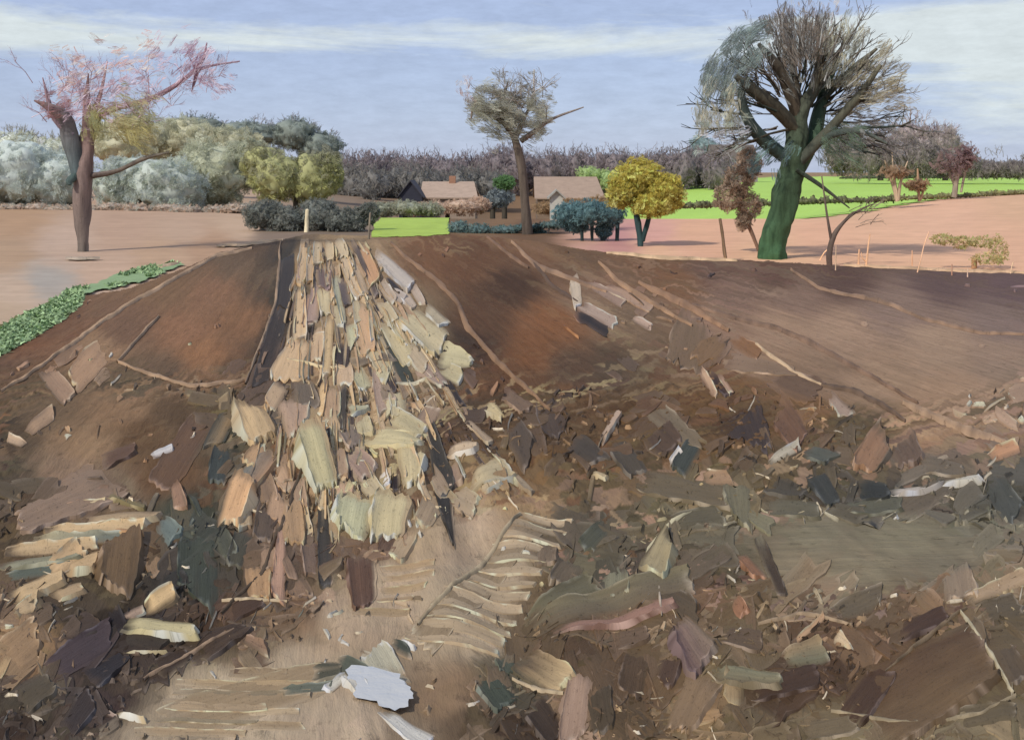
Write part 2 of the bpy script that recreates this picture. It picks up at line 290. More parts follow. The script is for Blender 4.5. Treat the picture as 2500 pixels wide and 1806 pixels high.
c = cmap(px + wx, py + wy, CPA) * (0.70 + 0.36 * fbm(ac * 40, py / 60, 5) + 0.28 * fbm(ac * 130, py / 45, 4) * np.clip((1000 - py) / 200, .5, 1))[:, None]
c = c * (0.25 + 0.67 * sm) + scol[near_] * (0.75 - 0.67 * sm)
Zt = terrain(X, Y) + (0.010 * shgt[near_] * (1 - sm[:, 0]) + 0.012 * np.clip((py - 900) / 300, 0.15, 1) * (1 - .7 * sm[:, 0]) * (fbm(px / 18, py / 14, 4) - 0.5)) * np.clip(Y / 8, 0.6, 1.6)
uv = np.stack([Y * 0.55, (X + 0.173 * Y) * 1.0], 1)
mk = (((px - 2080) / 420) ** 2 + ((py - 1350) / 120) ** 2 < 1); uv[mk] = np.stack([X * .5 + Y * .04, Y * .9], 1)[mk]
uv = uv + .12 * np.stack([fbm(X * 1.5, Y * 1.5) - .5, fbm(X * 1.5 + 30, Y * 1.5) - .5], 1)
c = c * (1 + .16 * (inpoly(px, py, TRACK) * np.array([[1.], [1.02], [1.12]])).T)
b = Buf(); b.add(np.stack([X, Y, Zt], 1), q, c=c, u=uv)
field = make('ploughed_field', b, MAT['soil'], kind='structure')

# ------------------------------------------------------------------ knife-cut slabs of earth and straw
def slab(b, x0, y0, x1, y1, w0, w1, col, col2=None, th=9.0, bow=0.0, tilt=0.0, rag=0.14, grad='t', seed=None, lo=False, rim=1.0, soft=.35, pale=0.0, raw=False):
    if not raw: col = seen(col); col2 = seen(col2) if col2 is not None else None
    r = np.random.default_rng(seed if seed is not None else rng.integers(1 << 30))
    L = math.hypot(x1 - x0, y1 - y0) + 1e-6; ux, uy = (x1 - x0) / L, (y1 - y0) / L; pxn, pyn = -uy, ux
    wm = max(w0, w1)
    n = int(np.clip(L / 9, 6, 26)); m = int(np.clip(wm / 5, 5, 16))
    if lo: n = int(np.clip(L / 14, 4, 9)); m = int(np.clip(wm / 9, 4, 6))
    s = (0.5 + 0.5 * np.sin(np.linspace(-1.25, 1.25, n)) / math.sin(1.25))[:, None]; t = np.sin(np.linspace(-math.pi / 2, math.pi / 2, m))[None, :]
    o1, o2, o3 = r.random(3) * 200
    hw = (w0 + (w1 - w0) * s) / 2
    raggy = 1 + rag * 2.4 * (fbm(s * L / 22 + o1, np.sign(t) * 3 + o2 + t * 0, 3) - 0.5) * np.abs(t) + 0.22 * r.normal() * (s - .5)
    sh0, sh1 = r.normal(0, .16, 2) * wm / L
    endr = rag * 2.6 * wm / L * (fbm(t * wm / 14 + o3, s * 0 + o1, 3) - 0.5) + np.where(s < .5, sh0, sh1) * t
    se = s + endr * np.abs(2 * s - 1) ** 2 * 1.0
    corner = 1 - 0.16 * np.abs(2 * s - 1) ** 8
    off = t * hw * raggy * corner
    cx = x0 + (x1 - x0) * se + pxn * bow * 4 * s * (1 - s); cy = y0 + (y1 - y0) * se + pyn * bow * 4 * s * (1 - s)
    PX = cx + pxn * off; PY = cy + pyn * off
    Yb = H * F / (PY.max() - HY); k = math.tan(math.radians(tilt))
    Yw = (H + Yb * k) / (k + (PY - HY) / F); Xw = (PX - 1250) / F * Yw; Zp = (Yw - Yb) * k
    Yc = Yw.mean(); thm = th * Yc / F * np.clip(8.0 / Yc, 0.55, 1.0) ** 0.5
    groove = fbm(t * wm / 7 + o2, s * L / 90 + o1, 3) - 0.5
    edge = np.abs(t) ** 6 * (0.35 + 0.9 * vnoise(s * L / 14 + o3, t * 2 + o1)) + 0.6 * (np.abs(2 * s - 1) ** 14) * vnoise(t * wm / 9 + o2, s * 5)
    side = r.choice([-1, 1]); fe = np.clip((1 - side * t) / 0.5, 0.12, 1) * np.clip(s / 0.22, 0.2, 1)
    hh = thm * (0.62 * fe + 0.32 * groove * fe + 0.6 * rim * edge * np.maximum(fe, .35) + 0.4 * (fbm(s * L / 40 + o1, t * wm / 30 + o3, 2) - 0.5) * fe)
    Zg = terrain(Xw, Yw)
    Zw = Zg + Zp + np.maximum(hh, 0.06 * thm)
    P = np.stack([Xw, Yw, Zw], -1)
    tone = SOIL ** (1 - pale) * (1 - .06 * pale); c1 = alb(col) * tone; c2 = alb(col2) * tone if col2 is not None else c1
    g = ((t + 1) / 2 + 0 * s) if grad == 't' else (s + 0 * t)
    g = np.clip(g + 0.5 * (fbm(t * wm / 9 + o1, s * L / 80, 3) - 0.5), 0, 1)[..., None]
    C = c1 * (1 - g) + c2 * g
    base = cmap(PX, np.maximum(PY, 572), CPA).reshape(C.shape)
    marb = 2.6 * (fbm(t * wm / 10 + o3, s * L / 120 + o2, 4) - 0.5)
    wgt = np.clip((fe * 1.25 + marb * soft) * (1.0 if not lo else .9), 0, 1)[..., None]
    C = base * (1 - wgt) + C * wgt
    lip_light = (np.clip((np.maximum(-side * t, s * 2 - 1) - .90) / .1, 0, 1) * np.clip(3 * (vnoise(s * L / 17 + o1, t * wm / 17 + o2) - .42), 0, 1) * (0.75 if not lo else .3))[..., None]  # pale rim painted along the raised edge, as if catching the light
    C = C + lip_light * (np.minimum(C * 2.1 + .08, .62) - C)
    C = C * (1 + 0.28 * groove[..., None]) * (0.92 + 0.16 * r.random())
    U = np.stack([(s * L + 0 * t) / 100 + o1, (off + 0 * s) / 100 + o2], -1)
    idx = np.arange(n * m).reshape(n, m)
    q = np.stack([idx[:-1, :-1], idx[1:, :-1], idx[1:, 1:], idx[:-1, 1:]], -1).reshape(-1, 4)
    b.add(P.reshape(-1, 3), q, c=C.reshape(-1, 3), u=U.reshape(-1, 2))
    ring = np.concatenate([idx[0, :], idx[1:, -1], idx[-1, -2::-1], idx[-2:0:-1, 0]])
    Pr = P.reshape(-1, 3)[ring]; ctr = P.reshape(-1, 3).mean(0)
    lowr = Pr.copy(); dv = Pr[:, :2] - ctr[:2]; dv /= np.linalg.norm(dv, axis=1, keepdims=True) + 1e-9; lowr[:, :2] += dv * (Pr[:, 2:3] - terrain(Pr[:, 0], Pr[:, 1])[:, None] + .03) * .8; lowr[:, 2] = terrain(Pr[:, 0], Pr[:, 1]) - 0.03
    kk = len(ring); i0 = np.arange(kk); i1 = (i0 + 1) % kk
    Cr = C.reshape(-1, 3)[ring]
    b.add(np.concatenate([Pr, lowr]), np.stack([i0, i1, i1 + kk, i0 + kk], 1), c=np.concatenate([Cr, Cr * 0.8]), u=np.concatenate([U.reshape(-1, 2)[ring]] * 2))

def bead(b, pts, w, col, th=4.5, seed=None):            # a raised thread of earth along a furrow's edge
    r = np.random.default_rng(seed if seed is not None else rng.integers(1 << 30))
    p = np.array(pts, float); d = np.r_[0, np.cumsum(np.hypot(*np.diff(p, axis=0).T))]
    n = int(max(8, d[-1] / 7)); s = np.linspace(0, d[-1], n)
    x = np.interp(s, d, p[:, 0]); y = np.interp(s, d, p[:, 1])
    for _ in range(3): x[1:-1] = (x[:-2] + 2 * x[1:-1] + x[2:]) / 4; y[1:-1] = (y[:-2] + 2 * y[1:-1] + y[2:]) / 4
    o = r.random() * 100
    x = x + 5 * (fbm(s / 30 + o, s * 0, 3) - 0.5); y = y + 4 * (fbm(s / 30 + o + 40, s * 0, 3) - 0.5)
    tx, ty = np.gradient(x), np.gradient(y); l = np.hypot(tx, ty); nx, ny = -ty / l, tx / l
    t = np.linspace(-1, 1, 6)[None, :]
    ww = (w / 2 * (0.5 + 1.0 * fbm(s / 18 + o, s * 0 + 5, 3)) * np.sin(np.pi * np.clip(s / d[-1], 0.03, 0.97)) ** 0.35)[:, None]
    PX = x[:, None] + nx[:, None] * t * ww; PY = y[:, None] + ny[:, None] * t * ww
    Xw, Yw = gpos(PX, PY); w = w * .62; thm = th * Yw / F * 0.8
    Z = terrain(Xw, Yw) + .012 + thm * (np.sqrt(np.maximum(0, 1 - t ** 2)) * (0.55 + 0.9 * vnoise(s[:, None] / 11 + o, t * 1.5))) - 0.01 * (np.abs(t) > 0.99)
    idx = np.arange(n * 6).reshape(n, 6); q = np.stack([idx[:-1, :-1], idx[1:, :-1], idx[1:, 1:], idx[:-1, 1:]], -1).reshape(-1, 4)
    C = alb(seen(col)) * (0.75 + 0.5 * vnoise(s / 16 + o, s * 0))[:, None]
    C = np.repeat(C[:, None, :], 6, 1)
    U = np.stack([np.repeat(s[:, None], 6, 1) / 100, np.repeat(t * w / 200, n, 0)], -1)
    b.add(np.stack([Xw, Yw, Z], -1).reshape(-1, 3), q, c=C.reshape(-1, 3), u=U.reshape(-1, 2))

# name | x0 y0 x1 y1 w0 w1 | r g b [r g b] | options; one dark soil_slab is the painted shadow under a straw blade
SLABS = """soil_slab|880 1610 960 1680 70 90|172 170 158|th=8
straw_strip|940 1742 1046 1812 40 46|206 204 198|th=5
straw_strip|850 1650 800 1690 16 22|200 196 184|th=10
straw_strip|760 600 757 690 18 22|182 154 118|th=9
straw_strip|800 640 806 700 20 22|176 150 116|th=9
straw_strip|864 640 892 720 18 20|184 156 120|th=9
straw_strip|752 720 752 800 22 24|172 140 116|th=9
straw_strip|820 740 828 800 20 22|182 166 128|th=9
straw_strip|868 730 876 790 20 20|186 168 128|th=9
straw_strip|930 690 962 742 24 26|170 150 128|th=9
straw_strip|1005 700 1030 745 20 18|172 152 134|th=9
straw_strip|780 800 772 880 26 30|176 146 112|th=9
straw_strip|910 850 930 905 36 34|186 168 128|th=10
straw_strip|1000 850 1040 900 36 40|168 148 118|th=10
straw_strip|690 940 660 1000 36 40|176 146 112|th=11
straw_strip|640 1090 610 1140 40 40|170 134 96|th=11
straw_strip|880 1020 890 1060 44 40|174 160 122|th=11
straw_strip|1030 1040 1060 1000 40 36|140 116 96|th=10
straw_strip|890 1170 920 1210 44 40|176 158 122|th=11
straw_strip|820 1090 826 1170 40 46|150 124 100|th=10
straw_strip|1110 1200 1160 1240 50 44|150 130 104|th=10
straw_strip|720 1170 735 1230 36 40|150 122 96|th=10
straw_strip|650 1330 655 1390 36 44|140 112 88|th=10
straw_strip|1060 1230 1030 1290 50 50|146 124 98|th=9
straw_strip|990 1310 960 1360 60 50|150 128 100|th=8
soil_slab|1880 1240 2000 1250 40 44|92 88 74|th=8
soil_slab|2050 1240 2200 1230 40 40|84 84 72|th=8
soil_slab|1640 1280 1760 1260 40 50|88 82 66|th=8
soil_slab|1580 1440 1700 1500 60 60|84 72 58|th=8
soil_slab|1760 1540 1860 1560 60 60|92 76 62|th=9
soil_slab|1300 1700 1360 1790 70 70|66 54 46|th=9
soil_slab|2040 1500 2150 1460 50 50|92 82 68|th=8
soil_slab|2400 1500 2490 1480 50 60|86 76 62|th=8
soil_slab|1500 1560 1580 1540 50 50|98 80 66|th=9
straw_strip|745 584 733 700 22 26|200 168 126|th=10
straw_strip|733 695 731 830 28 34|205 172 128|th=10
straw_strip|738 826 702 930 46 96|196 162 120|th=9
straw_strip|737 636 735 684 13 13|128 104 108|
straw_strip|776 592 776 648 24 24|190 166 128|
straw_strip|803 590 806 640 20 20|196 172 132|
soil_slab|788 656 792 708 36 36|112 90 90 90 76 74|
straw_strip|790 704 797 772 36 30|206 186 140|th=12
straw_strip|772 690 762 790 22 26|165 135 118|
straw_strip|816 664 840 792 22 18|166 162 132|
soil_slab|838 680 848 748 26 24|92 80 78|
straw_strip|826 584 840 632 24 26|200 178 140|
straw_strip|838 622 880 728 34 42|190 165 130|
soil_slab|858 584 918 728 10 14|82 70 66|
straw_strip|884 598 912 698 20 34|176 131 90|th=11
straw_strip|916 618 1004 702 24 46|174 162 150|th=12
soil_slab|944 678 978 714 18 18|48 40 38|
straw_strip|985 720 1010 752 26 20|178 158 138|
straw_strip|950 714 985 735 22 26|165 150 138|
straw_strip|882 742 898 866 46 40|180 143 106|th=12
straw_strip|906 762 911 842 15 13|202 182 142|th=14
straw_strip|855 792 863 842 32 24|178 175 138|
straw_strip|806 772 797 920 17 27|215 180 126|th=13
soil_slab|830 836 833 892 44 40|60 48 44|th=6
straw_strip|985 764 1078 846 56 74|188 172 132|th=13
straw_strip|1040 750 1085 795 26 30|176 160 130|
straw_strip|946 788 1002 888 38 44|178 162 122|
soil_slab|936 808 996 934 9 42|60 64 56|th=6
straw_strip|1072 868 1148 890 60 34|192 180 136|th=13
straw_strip|1080 900 1125 925 42 36|182 168 126|
straw_strip|924 738 960 788 32 30|176 158 122|
soil_slab|858 886 958 870 27 25|100 88 74|
straw_strip|942 880 928 932 40 34|180 168 130|
straw_strip|760 830 790 838 30 40|190 160 122|
straw_strip|835 892 842 944 52 44|186 155 120|
straw_strip|868 902 892 948 42 34|172 165 128|
straw_strip|914 898 936 1012 17 30|150 125 108|
soil_slab|950 925 953 964 30 30|62 52 50|
straw_strip|1028 888 1084 942 46 30|152 127 110|
soil_slab|735 930 748 992 58 62|98 86 74|
straw_strip|712 972 722 1052 84 60|166 136 112|th=11
straw_strip|792 928 780 1014 18 18|206 170 120|
straw_strip|806 946 809 1024 46 42|162 131 100|
soil_slab|840 936 833 1056 15 18|64 58 52|
straw_strip|852 1004 898 994 34 16|166 163 132|th=11
straw_strip|970 952 974 1026 42 40|182 166 126|
soil_slab|925 945 945 985 40 40|120 104 90|
straw_strip|952 1022 1030 1062 44 52|188 172 128|th=12
straw_strip|905 1062 1020 1088 56 34|183 169 126|th=13
straw_strip|1000 1092 1006 1186 70 48|190 172 128|th=13
straw_strip|850 1040 870 1090 60 50|120 104 90|
straw_strip|850 1110 900 1160 60 60|140 115 100|
soil_slab|1040 996 1090 1205 16 56|58 54 48|th=7
soil_slab|1080 1190 1106 1332 54 8|54 50 46|th=7
straw_strip|752 1026 796 1192 54 76|168 158 117|th=16 tilt=5
soil_slab|733 1050 772 1154 22 28|106 88 66|
straw_strip|602 986 642 1072 66 72|186 156 113|th=16 tilt=5
straw_strip|655 1098 600 1192 58 62|150 115 85 95 102 98|th=12
straw_strip|598 1160 556 1282 50 62|196 151 106|th=14 tilt=4
straw_strip|605 1230 600 1290 24 30|170 145 110|
straw_strip|840 1178 835 1238 46 44|186 150 120|
straw_strip|872 1212 856 1304 92 78|168 166 130|th=12 tilt=3
straw_strip|962 1202 944 1314 104 70|190 174 130|th=14 tilt=3
straw_strip|934 1154 941 1184 20 22|214 205 196|
soil_slab|968 1160 969 1200 14 22|50 38 34|
straw_strip|1095 1100 1162 1098 30 28|186 161 130|th=14
straw_strip|1150 1182 1240 1138 40 68|178 160 122|th=12
straw_strip|1170 1200 1215 1180 30 30|168 148 116|
straw_strip|1190 988 1226 1024 34 18|202 180 130|th=12
straw_strip|1136 1028 1198 1078 20 26|166 140 110|
soil_slab|1100 1130 1110 1180 40 40|130 108 94|
soil_slab|700 1208 712 1324 60 66|158 128 98|th=11
soil_slab|690 1272 680 1464 16 44|164 128 110|th=12
soil_slab|624 1378 632 1464 62 64|158 124 91|th=13
soil_slab|790 1202 796 1428 26 42|60 56 52|th=7
soil_slab|752 1310 765 1400 36 40|102 84 74|
soil_slab|880 1356 892 1484 76 56|90 66 54|th=8
soil_slab|935 1350 960 1300 40 30|96 74 62|
soil_slab|720 1420 735 1450 60 60|120 96 78|
straw_strip|308 1526 476 1544 30 46|188 175 130|th=16 tilt=4
soil_slab|298 1554 402 1574 44 46|60 52 46|th=9
straw_strip|302 1588 404 1591 8 8|172 157 120|
straw_strip|358 1492 424 1450 34 36|192 160 113|th=15 tilt=4
soil_slab|305 1510 350 1490 24 24|150 128 115|
straw_strip|200 1276 385 1258 28 22|166 140 106|th=12
straw_strip|110 1302 350 1288 26 24|186 156 113|th=12
straw_strip|80 1328 310 1318 22 22|150 140 110 88 96 90|th=12 grad=s
straw_strip|15 1352 235 1334 20 22|180 152 113|th=12
straw_strip|0 1386 190 1358 22 26|122 120 98|th=12
soil_slab|0 1416 170 1386 20 20|80 88 82|th=8
straw_strip|28 1466 152 1408 44 44|186 156 113|th=14
straw_strip|118 1404 200 1346 46 50|181 149 108|th=14
straw_strip|158 1390 236 1368 38 40|176 146 106|th=14
straw_strip|38 1504 88 1484 30 40|166 141 106|th=14
straw_strip|130 1462 200 1440 30 30|160 134 100|
soil_slab|302 1306 284 1446 96 80|98 78 56|th=11 tilt=4
straw_strip|268 1300 348 1306 16 18|176 131 88|th=13
straw_strip|200 1232 256 1226 10 10|180 160 120|
soil_slab|255 1206 352 1240 14 20|112 102 72|
soil_slab|394 1272 426 1322 50 54|95 108 108|
soil_slab|490 1290 485 1470 100 110|60 66 58|th=8
soil_slab|425 1176 441 1244 22 32|130 100 82|
soil_slab|270 1168 50 1276 104 96|120 100 86|th=8
soil_slab|372 1116 420 1100 13 15|190 190 200|th=12
soil_slab|250 1130 330 1095 40 30|92 68 54|
soil_slab|500 1020 390 1190 66 76|92 68 50|th=6
straw_strip|248 858 178 938 62 58|150 116 86|th=8
straw_strip|112 908 168 978 40 48|136 107 83|th=8
straw_strip|70 1060 130 1010 26 30|150 120 92|
straw_strip|60 1090 20 1075 16 20|176 146 116|
soil_slab|702 626 690 752 32 36|56 48 42|th=4
soil_slab|690 746 640 940 40 44|58 48 40|th=4
soil_slab|560 1010 520 1090 40 40|140 115 82 70 72 66|
soil_slab|545 1100 530 1180 50 46|60 66 64|
soil_slab|640 1160 655 1230 50 44|120 98 80|
soil_slab|690 1100 700 1180 44 44|136 112 90|
straw_strip|1400 678 1413 752 22 26|186 166 141|th=12
straw_strip|1418 748 1502 792 26 32|160 135 118|
soil_slab|1402 762 1482 804 30 28|46 37 33|th=5
straw_strip|1478 698 1592 752 22 26|156 123 99|
straw_strip|1438 690 1524 742 26 24|142 114 96|
straw_strip|1548 778 1592 802 14 20|170 140 120|
soil_slab|1700 780 1676 906 104 116|102 82 62|th=6
soil_slab|1768 828 1720 884 60 64|110 84 58|th=12
soil_slab|1776 884 1938 906 40 36|119 97 79|th=10
soil_slab|1888 920 1994 962 56 64|96 74 58|th=9
soil_slab|1788 828 1852 872 38 42|120 84 54|th=9
straw_strip|1710 902 1746 968 17 19|172 137 106|th=12
soil_slab|1734 912 1782 962 24 24|60 42 34|th=5
straw_strip|1756 914 1786 960 12 15|162 127 102|
soil_slab|1800 996 1832 1084 104 112|62 50 46|th=9
soil_slab|1578 984 1692 1092 52 62|106 93 75|th=12
soil_slab|1590 1050 1640 1100 90 80|78 60 46|th=8
straw_strip|2028 968 2072 1014 24 34|150 126 109|th=12
soil_slab|1900 1000 1960 1080 70 70|98 70 52|th=9
soil_slab|2160 1058 2108 1146 56 62|131 99 77|th=14 tilt=4
soil_slab|2196 1078 2224 1134 76 80|92 74 62|th=10
straw_strip|2418 1122 2484 1098 26 30|176 127 91|th=14
straw_strip|2172 1206 2300 1184 22 16|190 178 166|th=14 bow=6
straw_strip|2298 1184 2392 1170 14 20|186 180 166|th=14
straw_strip|1636 1134 1662 1104 10 14|215 206 196|th=13
soil_slab|1702 1078 1658 1152 40 50|60 65 61|th=9
straw_strip|1878 1132 1952 1090 16 20|170 160 140|th=12
soil_slab|1718 1170 1784 1176 32 34|141 113 89|th=11
soil_slab|1968 1100 2034 1122 40 44|78 82 76|th=9
soil_slab|2098 1194 2168 1202 44 48|50 52 50|th=8
straw_strip|1448 1154 1480 1168 13 15|166 146 110|
straw_strip|1468 1078 1512 1008 15 20|160 136 116|th=12
soil_slab|1632 1298 1590 1398 48 62|151 139 110|th=15 tilt=5
soil_slab|1560 1174 1776 1216 56 64|96 85 67|th=10
soil_slab|1800 1178 1815 1278 70 48|98 94 76|th=11
soil_slab|1500 1392 1502 1454 72 66|105 104 88|th=10
soil_slab|1288 1542 1684 1420 54 72|105 98 78 96 84 70|th=13 bow=-10
soil_slab|1352 1556 1644 1476 22 34|130 98 88|th=15
soil_slab|1300 1522 1454 1420 56 62|92 88 70|th=11
soil_slab|1660 1516 1722 1614 66 92|142 122 106 96 76 80|th=14 tilt=4
soil_slab|1828 1694 1994 1640 56 64|72 54 44|th=9
soil_slab|1748 1648 1904 1662 46 52|120 120 98 98 88 70|th=14
soil_slab|1722 1648 1652 1774 108 72|113 93 73|th=12
soil_slab|1908 1612 2012 1588 46 52|131 113 89 104 106 88|th=13
straw_strip|2038 1556 2068 1580 32 12|186 161 126|th=13
soil_slab|1272 1602 1378 1672 78 52|85 70 56 158 138 108|th=14 grad=s tilt=4
soil_slab|1420 1648 1400 1794 58 72|136 113 101|th=14
soil_slab|2110 1752 2410 1592 200 180|86 64 47 102 82 60|th=15 rag=.08
soil_slab|2060 1770 2150 1640 70 90|76 56 44|th=12
soil_slab|2330 1388 2342 1464 92 84|126 109 93|th=9
soil_slab|2198 1542 2306 1500 50 46|70 52 44|th=9
straw_strip|2358 1472 2510 1408 24 36|150 125 97|th=11
soil_slab|1850 1308 1908 1454 30 22|70 58 48|th=8
soil_slab|1808 1354 1858 1412 32 28|126 89 67|th=9
soil_slab|1790 1470 1815 1500 40 34|125 88 66|th=9
straw_strip|1938 1572 2012 1514 10 12|166 131 99|th=12
soil_slab|1450 1690 1470 1790 70 70|72 62 50|th=8
soil_slab|1560 1590 1540 1700 70 60|84 66 50|th=9
soil_slab|1640 1600 1620 1660 50 60|78 60 50|th=9
soil_slab|1400 1370 1370 1430 50 70|96 84 70|th=11
soil_slab|1480 1290 1430 1340 40 50|70 72 62|th=9
soil_slab|1340 1330 1330 1390 40 50|110 94 78|th=10
soil_slab|940 1650 905 1600 100 90|165 163 148|th=9
straw_strip|880 1690 840 1660 26 20|205 200 188|th=12
soil_slab|820 1622 884 1652 48 46|74 80 72|th=8
soil_slab|955 1572 1000 1594 26 22|60 66 62|th=9
straw_strip|980 1560 1012 1580 8 10|205 200 185|th=14
soil_slab|760 1640 830 1635 50 40|72 72 62|th=8
soil_slab|680 1686 806 1680 18 22|86 92 86|th=8
soil_slab|1190 1660 1240 1720 80 80|66 74 66|th=9
soil_slab|1230 1600 1250 1640 50 60|72 78 68|th=9
soil_slab|380 1650 460 1600 60 40|58 46 38|th=9
soil_slab|480 1590 590 1530 70 60|66 52 42|th=10
soil_slab|560 1500 640 1460 40 40|74 56 46|th=9
soil_slab|20 1610 90 1560 90 80|132 107 82|th=10
soil_slab|120 1640 270 1550 70 60|66 56 62|th=10
soil_slab|40 1720 120 1660 80 70|78 70 58|th=10
soil_slab|160 1790 220 1700 60 50|58 50 50|th=9
soil_slab|220 1660 300 1600 50 50|46 42 46|th=8
straw_strip|285 1740 350 1758 10 14|186 166 130|th=12
soil_slab|590 1560 650 1590 20 26|120 96 80|th=11
soil_slab|600 1300 575 1380 50 44|70 68 58|th=8
soil_slab|530 1300 560 1360 50 40|72 74 64|th=8
soil_slab|650 1240 640 1320 40 50|88 74 64|th=9
soil_slab|1250 1040 1290 1120 50 60|78 66 56|th=9
soil_slab|1330 980 1360 1060 60 50|72 58 48|th=9
soil_slab|1400 1080 1460 1130 60 50|66 58 50|th=9
soil_slab|1500 1080 1560 1160 60 50|74 66 56|th=10
soil_slab|1230 960 1290 1000 40 40|110 88 70|th=10
straw_strip|1250 1150 1300 1200 22 16|150 130 104|th=11
soil_slab|1880 1180 1960 1210 50 50|74 68 58|th=9
soil_slab|1990 1160 2040 1230 50 44|58 60 58|th=9
soil_slab|2420 1180 2480 1260 60 60|68 70 66|th=9
soil_slab|2250 1130 2350 1150 40 50|96 86 74|th=9
soil_slab|2360 1540 2400 1600 60 60|98 84 68|th=10
soil_slab|2440 1580 2490 1660 60 60|84 72 60|th=10
soil_slab|2330 1760 2480 1740 50 50|90 80 64|th=8
soil_slab|1960 1780 2080 1760 50 50|98 86 68|th=8"""
nslab = 0
for i, ln in enumerate(SLABS.split('\n')):
    nm, g, c, o = ln.split('|')
    g = [float(a) for a in g.split()]; c = [float(a) for a in c.split()]
    kw = {}
    for e in o.split():
        k, v = e.split('='); kw[k] = v if k == 'grad' else float(v)
    if nm == 'soil_slab': kw.setdefault('soft', .75)
    if g[0] > 1250 and g[1] < 1000: kw['th'] = kw.get('th', 9) * .5; kw['soft'] = 1.0; kw['rag'] = .3
    b = Buf(); slab(b, *g, c[:3], c[3:6] if len(c) > 3 else None, seed=1000 + i, pale=.85 if nm == 'straw_strip' else 0.0, **kw)  # white straw_strip slabs by the puddle are its glint, painted as slabs
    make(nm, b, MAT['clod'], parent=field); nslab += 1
# tyre tracks: bars of pressed earth
def lerp2(a, b_, t): return [a[k] + (b_[k] - a[k]) * t for k in range(len(a))]
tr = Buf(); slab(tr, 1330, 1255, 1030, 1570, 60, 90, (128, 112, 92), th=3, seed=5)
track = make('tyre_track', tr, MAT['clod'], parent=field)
for k in range(13):
    t = k / 12.0
    l = lerp2((1270, 1262), (990, 1548), t); rr = lerp2((1395, 1280), (1215, 1590), t)
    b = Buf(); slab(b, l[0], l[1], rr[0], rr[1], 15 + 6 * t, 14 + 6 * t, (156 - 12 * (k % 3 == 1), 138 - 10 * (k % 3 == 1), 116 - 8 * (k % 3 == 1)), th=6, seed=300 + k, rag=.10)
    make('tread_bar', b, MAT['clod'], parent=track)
tr = Buf(); slab(tr, 420, 1770, 820, 1640, 110, 90, (140, 121, 97), th=3, seed=6)
track2 = make('tyre_track', tr, MAT['clod'], parent=field)
for k, (x0, y0, x1, y1, w, c) in enumerate([(560, 1640, 700, 1642, 20, (132, 114, 92)), (430, 1668, 790, 1668, 16, (146, 126, 100)), (425, 1690, 760, 1692, 16, (118, 106, 88)), (400, 1720, 650, 1722, 30, (150, 130, 106)),
                                         (585, 1742, 730, 1735, 12, (170, 150, 124)), (380, 1756, 628, 1762, 14, (128, 116, 96)), (600, 1775, 740, 1770, 18, (134, 116, 94)), (330, 1790, 600, 1792, 18, (146, 126, 102)),
                                         (930, 1388, 1060, 1380, 14, (150, 126, 98)), (935, 1412, 1060, 1408, 13, (140, 118, 92)), (930, 1438, 1040, 1434, 14, (150, 128, 100)), (920, 1462, 1010, 1458, 13, (142, 120, 95)), (860, 1500, 1000, 1494, 16, (150, 128, 100))]):
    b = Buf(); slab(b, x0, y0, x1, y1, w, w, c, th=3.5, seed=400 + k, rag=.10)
    make('tread_bar', b, MAT['clod'], parent=track2)
